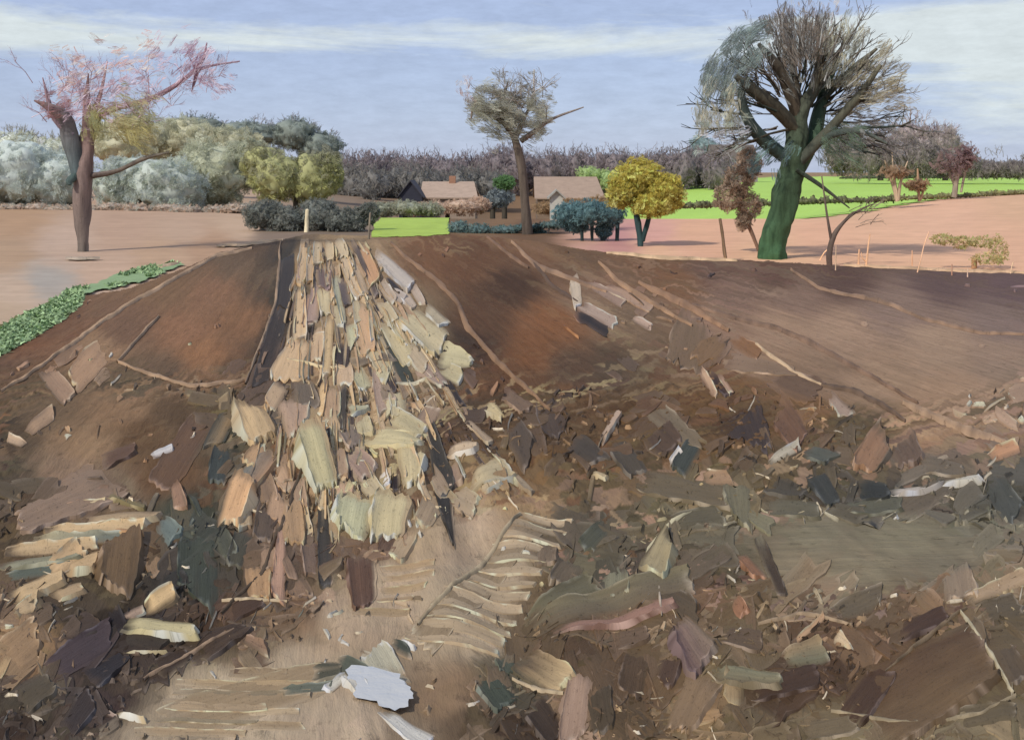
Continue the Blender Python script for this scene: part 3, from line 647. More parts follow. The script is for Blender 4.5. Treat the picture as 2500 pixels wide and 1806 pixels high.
# raised threads along the furrows, and one painted lit edge
BEADS = [([(0, 957), (60, 923), (246, 788), (345, 725), (528, 625), (615, 607)], 9, (168, 132, 102)),
         ([(286, 887), (389, 772)], 7, (160, 126, 98)), ([(286, 887), (464, 947), (600, 930)], 7, (158, 124, 98)),
         ([(685, 590), (675, 740), (627, 867), (600, 940)], 8, (150, 120, 95)), ([(530, 602), (690, 588)], 6, (170, 140, 112)),
         ([(370, 655), (440, 642)], 6, (190, 158, 130)), ([(955, 592), (985, 625), (1060, 680), (1118, 738), (1140, 800), (1200, 865), (1270, 935), (1345, 1005)], 12, (134, 98, 70)),
         ([(1188, 578), (1240, 620), (1290, 655)], 8, (128, 92, 66)), ([(1248, 590), (1310, 650), (1420, 690), (1480, 715)], 11, (150, 112, 84)),
         ([(1462, 640), (1510, 690), (1600, 745), (1690, 795)], 12, (160, 118, 86)), ([(1560, 690), (1690, 752), (1780, 808)], 16, (150, 108, 78)),
         ([(1690, 745), (1800, 780), (1900, 802), (2000, 848), (2100, 905), (2180, 950), (2240, 985)], 11, (128, 96, 76)),
         ([(1930, 658), (1990, 700), (2060, 720), (2150, 735), (2260, 780), (2400, 815), (2500, 818)], 8, (142, 108, 86)),
         ([(1845, 840), (1930, 905), (2005, 945)], 9, (196, 160, 126)), ([(2005, 945), (2090, 955), (2170, 1000), (2210, 1030)], 12, (110, 84, 66)),
         ([(2205, 985), (2330, 1040), (2470, 1088)], 22, (164, 127, 98)),
         ([(1566, 1392), (1588, 1332), (1640, 1280), (1690, 1248)], 14, (205, 190, 155)), ([(2345, 1500), (2420, 1600), (2475, 1695)], 10, (196, 178, 148)),  # second bead paints the lit edge of the big brown slab
         ([(2030, 1735), (2200, 1770), (2400, 1745), (2480, 1700)], 9, (150, 130, 104)), ([(1610, 1440), (1615, 1510)], 9, (186, 166, 150)),
         ([(1250, 1655), (1375, 1690)], 9, (176, 152, 124)), ([(350, 1665), (480, 1590), (570, 1540)], 9, (150, 120, 98)), ([(960, 1060), (1045, 1065)], 5, (206, 188, 146)),
         ([(965, 940), (1055, 928)], 6, (212, 196, 168)), ([(540, 1500), (640, 1400), (700, 1250), (745, 1120)], 12, (88, 70, 54)), ([(1020, 1530), (1180, 1370), (1270, 1262)], 11, (170, 148, 120)),
         ([(540, 1470), (700, 1465)], 7, (186, 160, 130)), ([(700, 880), (840, 905)], 5, (206, 180, 140)), ([(800, 1235), (812, 1330)], 7, (176, 156, 128)),
         ([(2360, 1490), (2260, 1560), (2160, 1640)], 8, (120, 98, 76)), ([(1850, 1520), (1960, 1500), (2080, 1530)], 7, (150, 124, 100)), ([(1300, 640), (1350, 700), (1410, 740)], 9, (96, 70, 52)),
         ([(1480, 618), (1620, 630), (1800, 636)], 7, (222, 178, 138)), ([(2060, 648), (2200, 655), (2500, 668)], 5, (214, 168, 132)), ([(160, 632), (245, 632)], 4, (170, 150, 135))]
for i, (pts, w, c) in enumerate(BEADS):
    b = Buf(); bead(b, pts, w, tuple(np.array(c) * (.88, .9, .88)), seed=700 + i); make('furrow_ridge', b, MAT['clod'], parent=field)

# the crumb of smaller clods between, beyond counting
CLEAR = [(1170, 1420, 210, 170), (600, 1720, 290, 110), (150, 1370, 220, 120), (900, 1680, 140, 90)]
b = Buf(); made = 0; tries = 0
while made < 700 and tries < 30000:
    tries += 1
    x = rng.uniform(-260, 2760); y = 590 + (1880 - 590) * rng.random() ** 0.85
    if not inpoly(np.array([x]), np.array([y - 14]), FIELD)[0]: continue
    if inpoly(np.array([x]), np.array([y]), TRACK)[0]: continue
    inside = any(((x - a) / c_) ** 2 + ((y - d) / e) ** 2 < 1 for a, d, c_, e in SMOOTH)
    ang_r = math.atan2(y - 418, x - 785)
    strip = abs((x - 785) / (y - 418) - 0.2) < 0.42 and y < 1320
    far = y < 960
    if inside: continue
    if far and not strip and rng.random() < 0.6: continue
    if x > 1130 and 930 < y < 1260 and rng.random() < 0.55: continue
    if strip and y > 700 and rng.random() < 0.45: continue
    if any(((x - a) / c_) ** 2 + ((y - d) / e) ** 2 < 1 for a, d, c_, e in CLEAR): continue
    sc = 0.45 + 0.75 * np.clip((y - 560) / 900, 0, 1)
    Ls = min(24 * math.exp(abs(rng.normal(0, .68))) * sc * (1.3 if strip or far else (1.6 if x < 1250 or y < 1150 else 2.4)), 135 if x < 1250 else 180); ws = Ls * rng.uniform(.25, .75)
    ang = ang_r + rng.normal(0, 0.10 if far else (0.3 if strip else 0.85))
    if not far and not strip and rng.random() < 0.35: ang = rng.normal(-0.45, 0.35)
    base = cmap([x + rng.normal(0, 22)], [y + rng.normal(0, 18)], CPA)[0]
    v = math.exp(rng.normal(0.10, 0.13 if not inside and not (far and not strip) else 0.08))
    if strip: v *= 1.22
    elif not far and rng.random() < 0.05: v *= 1.9
    hue = 1 + np.array([rng.normal(0.02, .04), 0, rng.normal(-.02, .035)])
    cc = np.clip(base * v * hue / (GAIN * SOIL), 0.01, 0.62)
    srgb = np.where(cc <= 0.0031308, cc * 12.92, 1.055 * cc ** (1 / 2.4) - 0.055) * 255
    dx, dy = math.cos(ang) * Ls / 2, math.sin(ang) * Ls / 2
    if y - abs(dy) - ws / 2 < 575: continue
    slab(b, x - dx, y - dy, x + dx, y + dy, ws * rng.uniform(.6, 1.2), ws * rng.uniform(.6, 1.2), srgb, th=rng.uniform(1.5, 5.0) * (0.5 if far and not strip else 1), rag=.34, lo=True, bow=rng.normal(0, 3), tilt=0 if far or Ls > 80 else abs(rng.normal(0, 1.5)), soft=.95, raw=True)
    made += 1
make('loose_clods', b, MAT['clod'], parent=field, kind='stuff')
b = Buf()
for k in range(330):                     # straw and dark gaps drawn out along the rows
    y0 = 588 + 640 * rng.random() ** 1.25; aa = rng.uniform(-.24, .62); L_ = rng.uniform(25, 120) * (.5 + .9 * (y0 - 570) / 600); y1 = min(y0 + L_, 1330)
    x0, x1 = 785 + aa * (y0 - 418), 785 + (aa + rng.normal(0, .012)) * (y1 - 418)
    if y1 > 1180 and x1 > 1060: continue
    sc = .5 + .8 * (y0 - 570) / 600; w_ = rng.uniform(4, 13) * sc; r_ = rng.random()
    if r_ < .42: cc = np.array((58, 48, 44)) * rng.uniform(.8, 1.35); th_ = rng.uniform(2, 4)
    else: cc = np.array([(208, 182, 138), (190, 160, 122), (186, 176, 140), (178, 144, 112), (206, 172, 126)][rng.integers(5)]) * rng.uniform(.86, 1.04); th_ = rng.uniform(6, 11)
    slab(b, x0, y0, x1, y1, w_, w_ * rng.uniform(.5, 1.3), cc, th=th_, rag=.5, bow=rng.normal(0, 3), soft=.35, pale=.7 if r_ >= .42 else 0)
make('loose_straw', b, MAT['clod'], parent=field, kind='stuff')
b = Buf(); made = 0
while made < 1900:                       # crumbs, straws and threads of dry earth, a few painted as glints
    x = rng.uniform(-200, 2700); y = 600 + (1860 - 600) * rng.random()
    strip = abs((x - 785) / (y - 418) - 0.2) < 0.42 and y < 1340
    if y < 950 and not strip and rng.random() < .82: continue
    if not inpoly(np.array([x]), np.array([y - 16]), FIELD)[0]: continue
    if any(((x - a) / c_) ** 2 + ((y - d) / e) ** 2 < .8 for a, d, c_, e in SMOOTH) and rng.random() < .85: continue
    if vnoise(x / 120 + 3, y / 90 + 8) < .42: continue
    if inpoly(np.array([x]), np.array([y]), TRACK)[0] and rng.random() < .8: continue
    L_ = 7 * math.exp(abs(rng.normal(0, .9))); L_ = min(L_, 60); w_ = rng.uniform(2.5, 6.5) if rng.random() < .6 else rng.uniform(5, 14)
    ang = math.atan2(y - 418, x - 785) + rng.normal(0, .15) if (y < 950 or strip and rng.random() < .7) else rng.normal(-.5, .8)
    base = cmap([x], [y], CPA)[0]; v = math.exp(rng.choice([.55, -.5], p=[.62, .38]) + rng.normal(0, .35))
    cc = np.clip(base * v / (GAIN * SOIL), 0.008, .55); srgb = np.where(cc <= 0.0031308, cc * 12.92, 1.055 * cc ** (1 / 2.4) - 0.055) * 255
    if rng.random() < .09 and y > 900: srgb = np.array((216, 206, 190)) * rng.uniform(.85, 1.05); L_ = rng.uniform(14, 46); w_ = rng.uniform(2, 4.5)  # near-white threads stand for glints, highlight put into the colour
    dx, dy = math.cos(ang) * L_ / 2, math.sin(ang) * L_ / 2
    slab(b, x - dx, y - dy, x + dx, y + dy, w_, w_ * rng.uniform(.4, 1), srgb, th=rng.uniform(3, 8), rag=.4, lo=True, bow=rng.normal(0, 2), soft=.1, raw=True); made += 1
make('soil_crumbs', b, MAT['clod'], parent=field, kind='stuff')

# the puddle in the wheel track
b = Buf(); a = np.linspace(0, 2 * math.pi, 40, endpoint=False)
rr = 1 + 0.42 * (fbm(np.cos(a) * 2.6 + 4, np.sin(a) * 2.6 + 4, 4) - 0.5) * 2
PXp = 930 + 78 * rr * np.cos(a) + 34 * np.sin(a); PYp = 1690 + 52 * rr * np.sin(a)
Xp, Yp = gpos(PXp, PYp); zl = float(terrain(Xp, Yp).max()) + 0.012
vv = np.stack([Xp, Yp, np.full(40, zl)], 1); cen = vv.mean(0)
b.add(np.concatenate([vv, [cen]]), t=[[i, (i + 1) % 40, 40] for i in range(40)], c=(.3, .3, .28))
make('puddle', b, MAT['water'], kind='structure')

# ------------------------------------------------------------------ green fields and grass
def sheet(name, poly, z, col, mat='grass', kind='structure', rag_=5):
    px_, py_ = np.array(poly, float).T
    X0, Y0 = gpos(px_, py_); b = Buf()
    Xs = np.linspace(X0.min(), X0.max(), 180); Ys = np.geomspace(Y0.min(), Y0.max(), 140)
    XX, YY = np.meshgrid(Xs, Ys); n, m = XX.shape; idx = np.arange(n * m).reshape(n, m)
    q = np.stack([idx[:-1, :-1], idx[:-1, 1:], idx[1:, 1:], idx[1:, :-1]], -1).reshape(-1, 4)
    X, Y = XX.ravel(), YY.ravel(); fx, fy = topx(X, Y)
    qx_, qy_ = fx[q].mean(1), fy[q].mean(1); k = inpoly(qx_ + 14 * (fbm(qx_ / 12, qy_ / 9, 3) - .5), qy_ + rag_ * (fbm(qx_ / 20 + 5, qy_ / 9, 3) - .5), poly); X, Y, q = keep(X, Y, q, k)
    fx, fy = topx(X, Y)
    b.add(np.stack([X, Y, dip(X, Y) + z], 1), q, c=alb(col) * (0.88 + 0.24 * fbm(fx / 40, fy / 5))[:, None])
    return make(name, b, MAT[mat], kind=kind)
sheet('green_field', [(1500, 437), (2050, 432), (2950, 429), (2950, 462), (2500, 470), (2260, 484), (2060, 497), (1900, 502), (1500, 509)], 0.02, (172, 209, 104))
sheet('grass_patch', [(905, 580), (915, 545), (950, 522), (1030, 514), (1096, 522), (1096, 574), (1000, 578)], 0.02, (168, 194, 92))
# green verge at the left edge of the ploughed field
VERGE = [(-300, 960), (0, 800), (60, 770), (120, 738), (175, 705), (210, 700), (255, 680), (340, 655), (420, 640), (450, 648), (330, 690), (210, 716), (195, 745), (150, 782), (80, 825), (0, 868), (-300, 1020)]
sheet('verge', VERGE, 0.01, (140, 166, 126), rag_=16)
b = Buf()
k = 0
P0 = []; 
while len(P0) < 4200:
    x = rng.uniform(-200, 455); y = rng.uniform(636, 960)
    if inpoly(np.array([x]), np.array([y]), VERGE)[0] and vnoise(x / 34 + 3, y / 20 + 3) > .22 + .3 * (x > 200): P0.append((x, y))
P0 = np.array(P0)
Xg, Yg = gpos(P0[:, 0], P0[:, 1]); kN = len(Xg)
hgt = rng.uniform(0.02, 0.07, kN) * Yg / 18; an = rng.uniform(0, 2 * math.pi, kN); wd = rng.uniform(0.03, 0.08, kN) * Yg / 18
dx, dy = np.cos(an) * wd, np.sin(an) * wd; lx, ly = rng.normal(0, .06, kN), rng.normal(0, .06, kN)
vv = np.stack([np.stack([Xg - dx, Yg - dy, 0 * Xg], 1), np.stack([Xg + dx, Yg + dy, 0 * Xg], 1), np.stack([Xg + lx, Yg + ly, hgt], 1)], 1)
cg = alb((146, 172, 132)) * np.exp(rng.normal(0, .22, (kN, 1)))
b.add(vv.reshape(-1, 3), t=np.arange(kN * 3).reshape(-1, 3), c=np.repeat(cg, 3, 0))
make('grass_verge', b, MAT['leaf'], origin=(0, 0, 0), label='strip of bright green grass along the left edge of the ploughed field', cat='grass', kind='stuff')

# ------------------------------------------------------------------ plants
def dabs(b, P, A, Nn, la, lb, C, uscale=1.0):        # leaf or twig clumps: bent plates, P centres, A long axes, Nn facing
    P = np.asarray(P, float); n = len(P)
    A = A / (np.linalg.norm(A, axis=1, keepdims=True) + 1e-9)
    Bv = np.cross(Nn, A); Bv /= (np.linalg.norm(Bv, axis=1, keepdims=True) + 1e-9); Nn = np.cross(A, Bv)
    k = 6; th = np.linspace(0, 2 * math.pi, k, endpoint=False)[None, :] + rng.uniform(-.25, .25, (n, k)); rr = rng.uniform(.6, 1.15, (n, k))
    u = np.cos(th) * rr * la[:, None]; v = np.sin(th) * rr * lb[:, None]
    bend = -0.35 * (u / la[:, None]) ** 2 * lb[:, None] * rng.uniform(-1, 1, (n, 1))
    R = P[:, None, :] + u[..., None] * A[:, None, :] + v[..., None] * Bv[:, None, :] + bend[..., None] * Nn[:, None, :]
    V = np.concatenate([R, (P + Nn * (lb * 0.18)[:, None])[:, None, :]], 1).reshape(-1, 3)
    base = (np.arange(n) * (k + 1))[:, None]
    t = np.stack([base + np.arange(k)[None, :], base + (np.arange(k)[None, :] + 1) % k, np.broadcast_to(base + k, (n, k))], -1).reshape(-1, 3)
    uu = np.concatenate([np.stack([u, v], -1), np.zeros((n, 1, 2))], 1) * uscale + rng.uniform(0, 400, (n, 1, 2))
    b.add(V, t=t, c=np.repeat(C, k + 1, 0), u=np.c_[uu.reshape(-1, 2), np.zeros(n * (k + 1))])
def rnd_dir(n):
    v = rng.normal(size=(n, 3)); return v / np.linalg.norm(v, axis=1, keepdims=True)
LG = 1.75                                # living and dead leaf clumps shade one another
def palette(cols, n, jit=0.16):
    cols = np.array([np.minimum(alb(c) * LG, .8) for c in cols]); cols = cols; return cols[rng.integers(len(cols), size=n)] * np.exp(rng.normal(0, jit, (n, 1)))
_ico = {}
def lump(b, c, r, col, jag=0.25, res=4):  # dense heart of a bush: uneven closed mass
    import bmesh
    if res not in _ico:
        bm = bmesh.new(); bmesh.ops.create_icosphere(bm, subdivisions=res, radius=1.0)
        _ico[res] = (np.array([x.co[:] for x in bm.verts]), np.array([[x.index for x in fc.verts] for fc in bm.faces])); bm.free()
    v, f = _ico[res]; o = rng.random(4) * 50
    n3 = lambda q_: (fbm(v[:, 0] * q_ + o[0] + 40, v[:, 2] * q_ + o[1] + 40, 3) + fbm(v[:, 1] * q_ + o[2] + 40, v[:, 2] * q_ + v[:, 0] * q_ + o[3] + 40, 3)) / 2 - .5
    d = 0.92 + jag * 2.2 * n3(1.6) + jag * 1.8 * n3(4.5)
    b.add(np.asarray(c) + v * d[:, None] * np.asarray(r), t=f, c=np.minimum(alb(col) * LG, .8) * (0.75 + 0.5 * fbm(v[:, 0] * 6 + 20, v[:, 2] * 6 + v[:, 1] * 3 + 20))[:, None])
def foliage(b, c, r, n, size, cols, shell=0.55, up=0.3, aspect=2.0, jit=0.16, top=None):
    d = rnd_dir(n); rad = (shell + (1.08 - shell) * rng.random(n))
    o = rng.random(2) * 50
    rad = rad * (1 + 0.5 * (fbm(d[:, 0] * 2 + d[:, 1] + o[0] + 9, d[:, 2] * 2 + o[1] + 9, 3) - 0.5))
    P = np.asarray(c) + d * rad[:, None] * np.asarray(r)
    Nn = d * .5 + np.array([-.35, -.75, .5]) * .8 + rng.normal(0, .22, (n, 3)); A = rng.normal(0, 1, (n, 3)) + np.array([0, 0, up])
    la = size * rng.uniform(.5, 1.5, n); lb = la / aspect * rng.uniform(.6, 1.3, n)
    C = palette(cols, n, jit)
    if top is not None:
        w = np.clip(d[:, 2:3] * 0.8 + 0.1, 0, 1); C = C * (1 - w) + palette(top, n, jit) * w
    dabs(b, P, A, Nn, la, lb, C)
def tube(b, pts, rad, col, sides=8, sub=5, wob=0.10, col2=None):
    p = np.array(pts, float); r = np.array(rad, float); n = len(p)
    tt = np.linspace(0, n - 1, (n - 1) * sub + 1); i = np.minimum(tt.astype(int), n - 2); f = (tt - i)[:, None]
    pm = np.vstack([2 * p[0] - p[1], p, 2 * p[-1] - p[-2]]); p0, p1, p2, p3 = pm[i], pm[i + 1], pm[i + 2], pm[i + 3]
    c = 0.5 * (2 * p1 + (p2 - p0) * f + (2 * p0 - 5 * p1 + 4 * p2 - p3) * f ** 2 + (-p0 + 3 * p1 - 3 * p2 + p3) * f ** 3)
    rr = np.interp(tt, np.arange(n), r)
    T = np.gradient(c, axis=0); T /= np.linalg.norm(T, axis=1, keepdims=True) + 1e-9
    ref = np.array([0.3, 1, 0.1]); U = np.cross(T, ref); U /= np.linalg.norm(U, axis=1, keepdims=True) + 1e-9; Vv = np.cross(T, U)
    a = np.linspace(0, 2 * math.pi, sides, endpoint=False); o = rng.random() * 90
    k = len(c); RR = rr[:, None] * (1 + wob * 3 * (fbm(a[None, :] * 1.4 + o, tt[:, None] * 1.3 + o, 3) - 0.5))
    V = c[:, None, :] + RR[..., None] * (np.cos(a)[None, :, None] * U[:, None, :] + np.sin(a)[None, :, None] * Vv[:, None, :])
    idx = np.arange(k * sides).reshape(k, sides); j = np.roll(idx, -1, 1)
    q = np.stack([idx[:-1], j[:-1], j[1:], idx[1:]], -1).reshape(-1, 4)
    g = np.linspace(0, 1, k)[:, None, None]
    C = (alb(col) * (1 - g) + (alb(col2) if col2 is not None else alb(col)) * g) * 1.6 + .006
    C = np.broadcast_to(C, (k, sides, 3)) * (0.55 + 0.9 * fbm(a[None, :] * 2.6 + o, tt[:, None] * .55 + o, 3))[..., None]
    b.add(V.reshape(-1, 3), q, c=C.reshape(-1, 3))
    b.add(np.vstack([V[-1], c[-1] + T[-1] * rr[-1] * 0.5]), t=[[s_, (s_ + 1) % sides, sides] for s_ in range(sides)], c=C[-1, 0])
def segs(b, P0, P1, r0, r1, C):          # thin twigs, three-sided
    n = len(P0); T = P1 - P0; T /= np.linalg.norm(T, axis=1, keepdims=True) + 1e-9
    U = np.cross(T, np.array([.2, .97, .13])); U /= np.linalg.norm(U, axis=1, keepdims=True) + 1e-9; Vv = np.cross(T, U)
    a = np.array([0, 2.094, 4.189])
    ring = lambda P, r: P[:, None, :] + r[:, None, None] * (np.cos(a)[None, :, None] * U[:, None, :] + np.sin(a)[None, :, None] * Vv[:, None, :])
    V = np.concatenate([ring(P0, r0), ring(P1, r1)], 1).reshape(-1, 3); base = (np.arange(n) * 6)[:, None]
    q = np.concatenate([np.concatenate([base + i, base + (i + 1) % 3, base + 3 + (i + 1) % 3, base + 3 + i], 1) for i in range(3)])
    b.add(V, q, c=np.repeat(C, 6, 0))
def twigs(b, starts, dirs, length, r, cols, depth=3, spread=0.55, kids=3, up=0.1):
    P = np.asarray(starts, float); D = np.asarray(dirs, float); Ln = np.broadcast_to(np.asarray(length, float), (len(P),)).copy(); R = np.broadcast_to(np.asarray(r, float), (len(P),)).copy()
    for dpt in range(depth):
        D = D / (np.linalg.norm(D, axis=1, keepdims=True) + 1e-9)
        mid = P + D * Ln[:, None] * 0.5 + rng.normal(0, .07, P.shape) * Ln[:, None]; E = mid + (D + rng.normal(0, .22, D.shape)) * Ln[:, None] * 0.5
        C = palette(cols, len(P), .15)
        segs(b, P, mid, R, R * .8, C); segs(b, mid, E, R * .8, R * .55, C)
        nP, nD, nL, nR = [], [], [], []
        for k_ in range(kids):
            f = rng.uniform(.35, 1, len(P))[:, None]
            nP.append(np.where(f < .5, P + (mid - P) * f * 2, mid + (E - mid) * (f * 2 - 1))); nD.append(D + rng.normal(0, spread, D.shape) + np.array([0, 0, up]))
            nL.append(Ln * rng.uniform(.45, .8, len(P))); nR.append(R * .55)
        P, D, Ln, R = np.concatenate(nP), np.concatenate(nD), np.concatenate(nL), np.concatenate(nR)

def limb_px(Y, spec):                     # [(x, y, radius px, depth offset m)]
    k = Y / F
    return [at(s[0], s[1], Y + (s[3] if len(s) > 3 else 0)) for s in spec], [s[2] * k for s in spec]

# ---- the big tree on the right
YT = 33.5; kt = YT / F
root = thing('tree', (at(1888, 630, YT)[0], YT, 0.0), 'large round-crowned bare tree with thick green mossy trunk on the far edge of the field', 'tree')
b = Buf(); p, r = limb_px(YT, [(1880, 646, 36), (1888, 600, 31), (1902, 540, 29), (1920, 470, 28), (1934, 400, 27), (1944, 335, 25), (1954, 285, 19), (1985, 222, 14), (2028, 165, 10), (2062, 105, 4)])
tube(b, p, r, (50, 80, 54), 22, 7, .3, (60, 52, 52))
for d_ in (-1, 1):
    p, r = limb_px(YT, [(1886 + d_ * 10, 622, 13), (1882 + d_ * 28, 645, 7), (1880 + d_ * 42, 653, 2)]); tube(b, p, r, (44, 70, 50), 8, 4)
make('trunk', b, MAT['bark'], parent=root, origin=at(1888, 630, YT))
limbs = [([(1924, 455, 18), (1958, 395, 19, .1), (1988, 330, 19, .3), (2004, 258, 15, .5), (2020, 200, 14, .6), (2044, 140, 7, .6)], (44, 66, 46), (60, 74, 66)),
         ([(1940, 312, 17), (1885, 255, 18, -.3), (1832, 216, 14, -.6), (1796, 186, 6, -.8)], (74, 70, 58), (66, 66, 60)),
         ([(1948, 285, 17), (1922, 205, 15, -.2), (1890, 152, 12, -.4), (1852, 108, 5, -.5)], (70, 62, 52), (64, 62, 58)),
         ([(1955, 280, 13), (1940, 190, 10, .3), (1928, 70, 5, .4)], (66, 60, 52), (74, 70, 64)),
         ([(1912, 382, 17), (1868, 345, 17, -.3), (1832, 302, 14, -.7), (1812, 250, 10, -.9), (1812, 196, 5, -1.0)], (50, 66, 62), (56, 64, 64)),
         ([(1945, 400, 14, -.1), (1985, 360, 13, -.3), (2040, 300, 11, -.6), (2100, 230, 10, -.9), (2150, 160, 5, -1.0)], (60, 66, 60), (84, 82, 70)),
         ([(1975, 370, 10, -.2), (2030, 330, 9, -.6), (2100, 322, 6, -.9), (2165, 350, 3, -1.1)], (52, 62, 60), (78, 84, 80)),
         ([(1945, 415, 6, -.3), (2010, 458, 5, -.7), (2074, 508, 1.5, -1.0)], (48, 56, 46), (52, 52, 46)),
         ([(1975, 250, 12, .4), (2000, 150, 9, .8), (1995, 40, 5, 1.0)], (66, 62, 56), (80, 72, 70)),
         ([(2010, 240, 10, .4), (2080, 170, 8, .9), (2140, 120, 4, 1.2)], (64, 68, 58), (90, 88, 76))]
for sp, c1, c2 in limbs:
    b = Buf(); p, r = limb_px(YT, sp); tube(b, p, r, c1, 9, 6, .14, c2); make('limb', b, MAT['bark'], parent=root)
b = Buf()
cx_, cy_ = 1955, 285
def fanpatch(b, a0, a1, r0, r1, n, cols, la=(10, 34), lb=(3, 9), dep=1.7, mode='r', jit=.2):
    n = int(n * .62); a = np.radians(rng.uniform(a0, a1, n)); rr = rng.uniform(r0, r1, n)
    kp = vnoise(np.degrees(a) / 9 + 30, rr / 26 + 7) > .40; a, rr = a[kp], rr[kp]; n = len(a)
    x = cx_ + rr * np.cos(a) * 1.0; y = cy_ - rr * np.sin(a) * 1.02
    dY = dep * np.sqrt(np.clip(1 - (rr / 290) ** 2, 0, 1)) * rng.uniform(-1, 1, n) + rng.normal(0, .15, n)
    P = np.stack([(x - 1250) / F * YT, YT + dY, H - (y - HY) / F * YT], 1)
    if mode == 'r': A = np.stack([np.cos(a), rng.normal(0, .25, n), np.sin(a)], 1)
    else: A = np.stack([-np.sin(a), rng.normal(0, .25, n), np.cos(a)], 1)
    A = A + rng.normal(0, .22, (n, 3)); Nn = np.tile([0, -1.0, .25], (n, 1)) + rng.normal(0, .5, (n, 3))
    dabs(b, P, A, Nn, rng.uniform(*la, n) * 1.25 * kt, rng.uniform(*lb, n) * 1.7 * kt, np.minimum(palette(cols, n, jit) * 1.75 + .08, .75))
fanpatch(b, 112, 168, 165, 258, 620, [(74, 88, 88), (86, 96, 94), (62, 70, 68)], mode='t')
fanpatch(b, 160, 190, 140, 262, 330, [(112, 112, 98), (92, 96, 88), (128, 126, 112)], mode='t')
fanpatch(b, 182, 208, 150, 270, 150, [(150, 160, 156), (122, 134, 128), (100, 112, 108)], (8, 22))
fanpatch(b, 74, 112, 120, 252, 560, [(72, 66, 58), (84, 76, 68), (60, 58, 54)])
fanpatch(b, 42, 76, 110, 246, 430, [(96, 98, 84), (110, 108, 90), (72, 74, 66)])
fanpatch(b, 4, 44, 120, 258, 640, [(98, 94, 76), (112, 108, 90), (78, 76, 64)])
fanpatch(b, -24, 6, 110, 256, 210, [(84, 86, 84), (110, 112, 112), (66, 66, 64)], (6, 20))
fanpatch(b, 60, 130, 240, 300, 120, [(110, 104, 104), (84, 76, 80), (130, 130, 132)], (5, 14), (2, 5))
fanpatch(b, 20, 160, 60, 150, 110, [(72, 72, 66), (90, 92, 90), (60, 64, 60)], (8, 26), (2, 6))
fanpatch(b, -60, -10, 60, 150, 260, [(46, 62, 46), (56, 74, 58), (40, 52, 46)], (12, 34), (5, 12))
fanpatch(b, 215, 245, 90, 165, 130, [(50, 74, 78), (44, 60, 62), (60, 84, 80)], (10, 26), (4, 9))
make('crown', b, MAT['spray'], parent=root)
b = Buf(); n = 30
a = np.radians(np.linspace(-15, 200, n) + rng.normal(0, 4, n)); rr = rng.uniform(40, 130, n)
S = np.stack([(cx_ + rr * np.cos(a) - 1250) / F * YT, YT + rng.normal(0, .5, n), H - (cy_ + 20 - rr * np.sin(a) - HY) / F * YT], 1)
twigs(b, S, np.stack([np.cos(a), rng.normal(0, .3, n), np.sin(a)], 1), 92 * kt, 4.2 * kt, [(60, 58, 52), (52, 60, 56), (72, 66, 58)], 3, .38, 3)
make('branches', b, MAT['bark'], parent=root, kind='stuff')
b = Buf(); n = 80
a = np.radians(rng.uniform(-25, 205, n)); rr = rng.uniform(60, 190, n)
S = np.stack([(cx_ + rr * np.cos(a) - 1250) / F * YT, YT + rng.normal(0, .9, n), H - (cy_ - rr * np.sin(a) - HY) / F * YT], 1)
twigs(b, S, np.stack([np.cos(a), rng.normal(0, .3, n), np.sin(a)], 1), 62 * kt, 2.3 * kt, [(88, 84, 80), (110, 108, 106), (70, 66, 62), (130, 132, 134)], 3, .5, 3)
make('twigs', b, MAT['bark'], parent=root, kind='stuff')

# ---- the tree on the left
YL = 36.5; kl = YL / F
root = thing('tree', (at(200, 615, YL)[0], YL, -0.03), 'pale mauve bare tree with split trunk at the left, in front of the grey-green hedge', 'tree')
b = Buf(); p, r = limb_px(YL, [(203, 626, 12), (202, 580, 15), (200, 500, 21), (206, 420, 21), (212, 360, 18), (214, 300, 15), (212, 240, 8), (216, 180, 1.5)])
tube(b, p, r, (92, 88, 84), 12, 6, .22, (132, 108, 108)); make('trunk', b, MAT['bark'], parent=root, origin=at(200, 615, YL))
for sp, c1, c2 in [([(196, 430, 20), (176, 350, 22, -.2), (158, 290, 18, -.4), (120, 262, 10, -.6), (84, 246, 2, -.7)], (76, 92, 98), (112, 90, 90)),
                   ([(214, 310, 9), (270, 268, 8, .3), (350, 248, 7, .6), (430, 208, 6, .8), (490, 155, 5, .9), (505, 105, 1.5, 1.0)], (130, 108, 112), (120, 96, 110)),
                   ([(178, 330, 12, -.3), (130, 280, 8, -.5), (104, 190, 1.2, -.7)], (96, 90, 100), (140, 116, 126)),
                   ([(470, 175, 6, .9), (520, 160, 3, 1.1), (585, 150, 2, 1.2)], (122, 104, 116), (140, 124, 140)),
                   ([(485, 160, 6, .9), (475, 200, 4, 1.0), (468, 224, 1, 1.0)], (120, 96, 110), (130, 108, 122)),
                   ([(225, 430, 8), (290, 416, 5, -.3), (350, 388, 6, -.5), (412, 372, 2, -.6)], (84, 74, 72), (96, 92, 84)),
                   ([(218, 300, 10), (245, 230, 5, .3), (262, 150, 1.2, .5)], (140, 116, 110), (160, 136, 140)),
                   ([(200, 420, 9), (172, 440, 9, -.4), (170, 452, 4, -.5)], (62, 76, 76), (62, 76, 76))]:
    b = Buf(); p, r = limb_px(YL, sp); tube(b, p, r, c1, 8, 6, .16, c2); make('limb', b, MAT['bark'], parent=root)
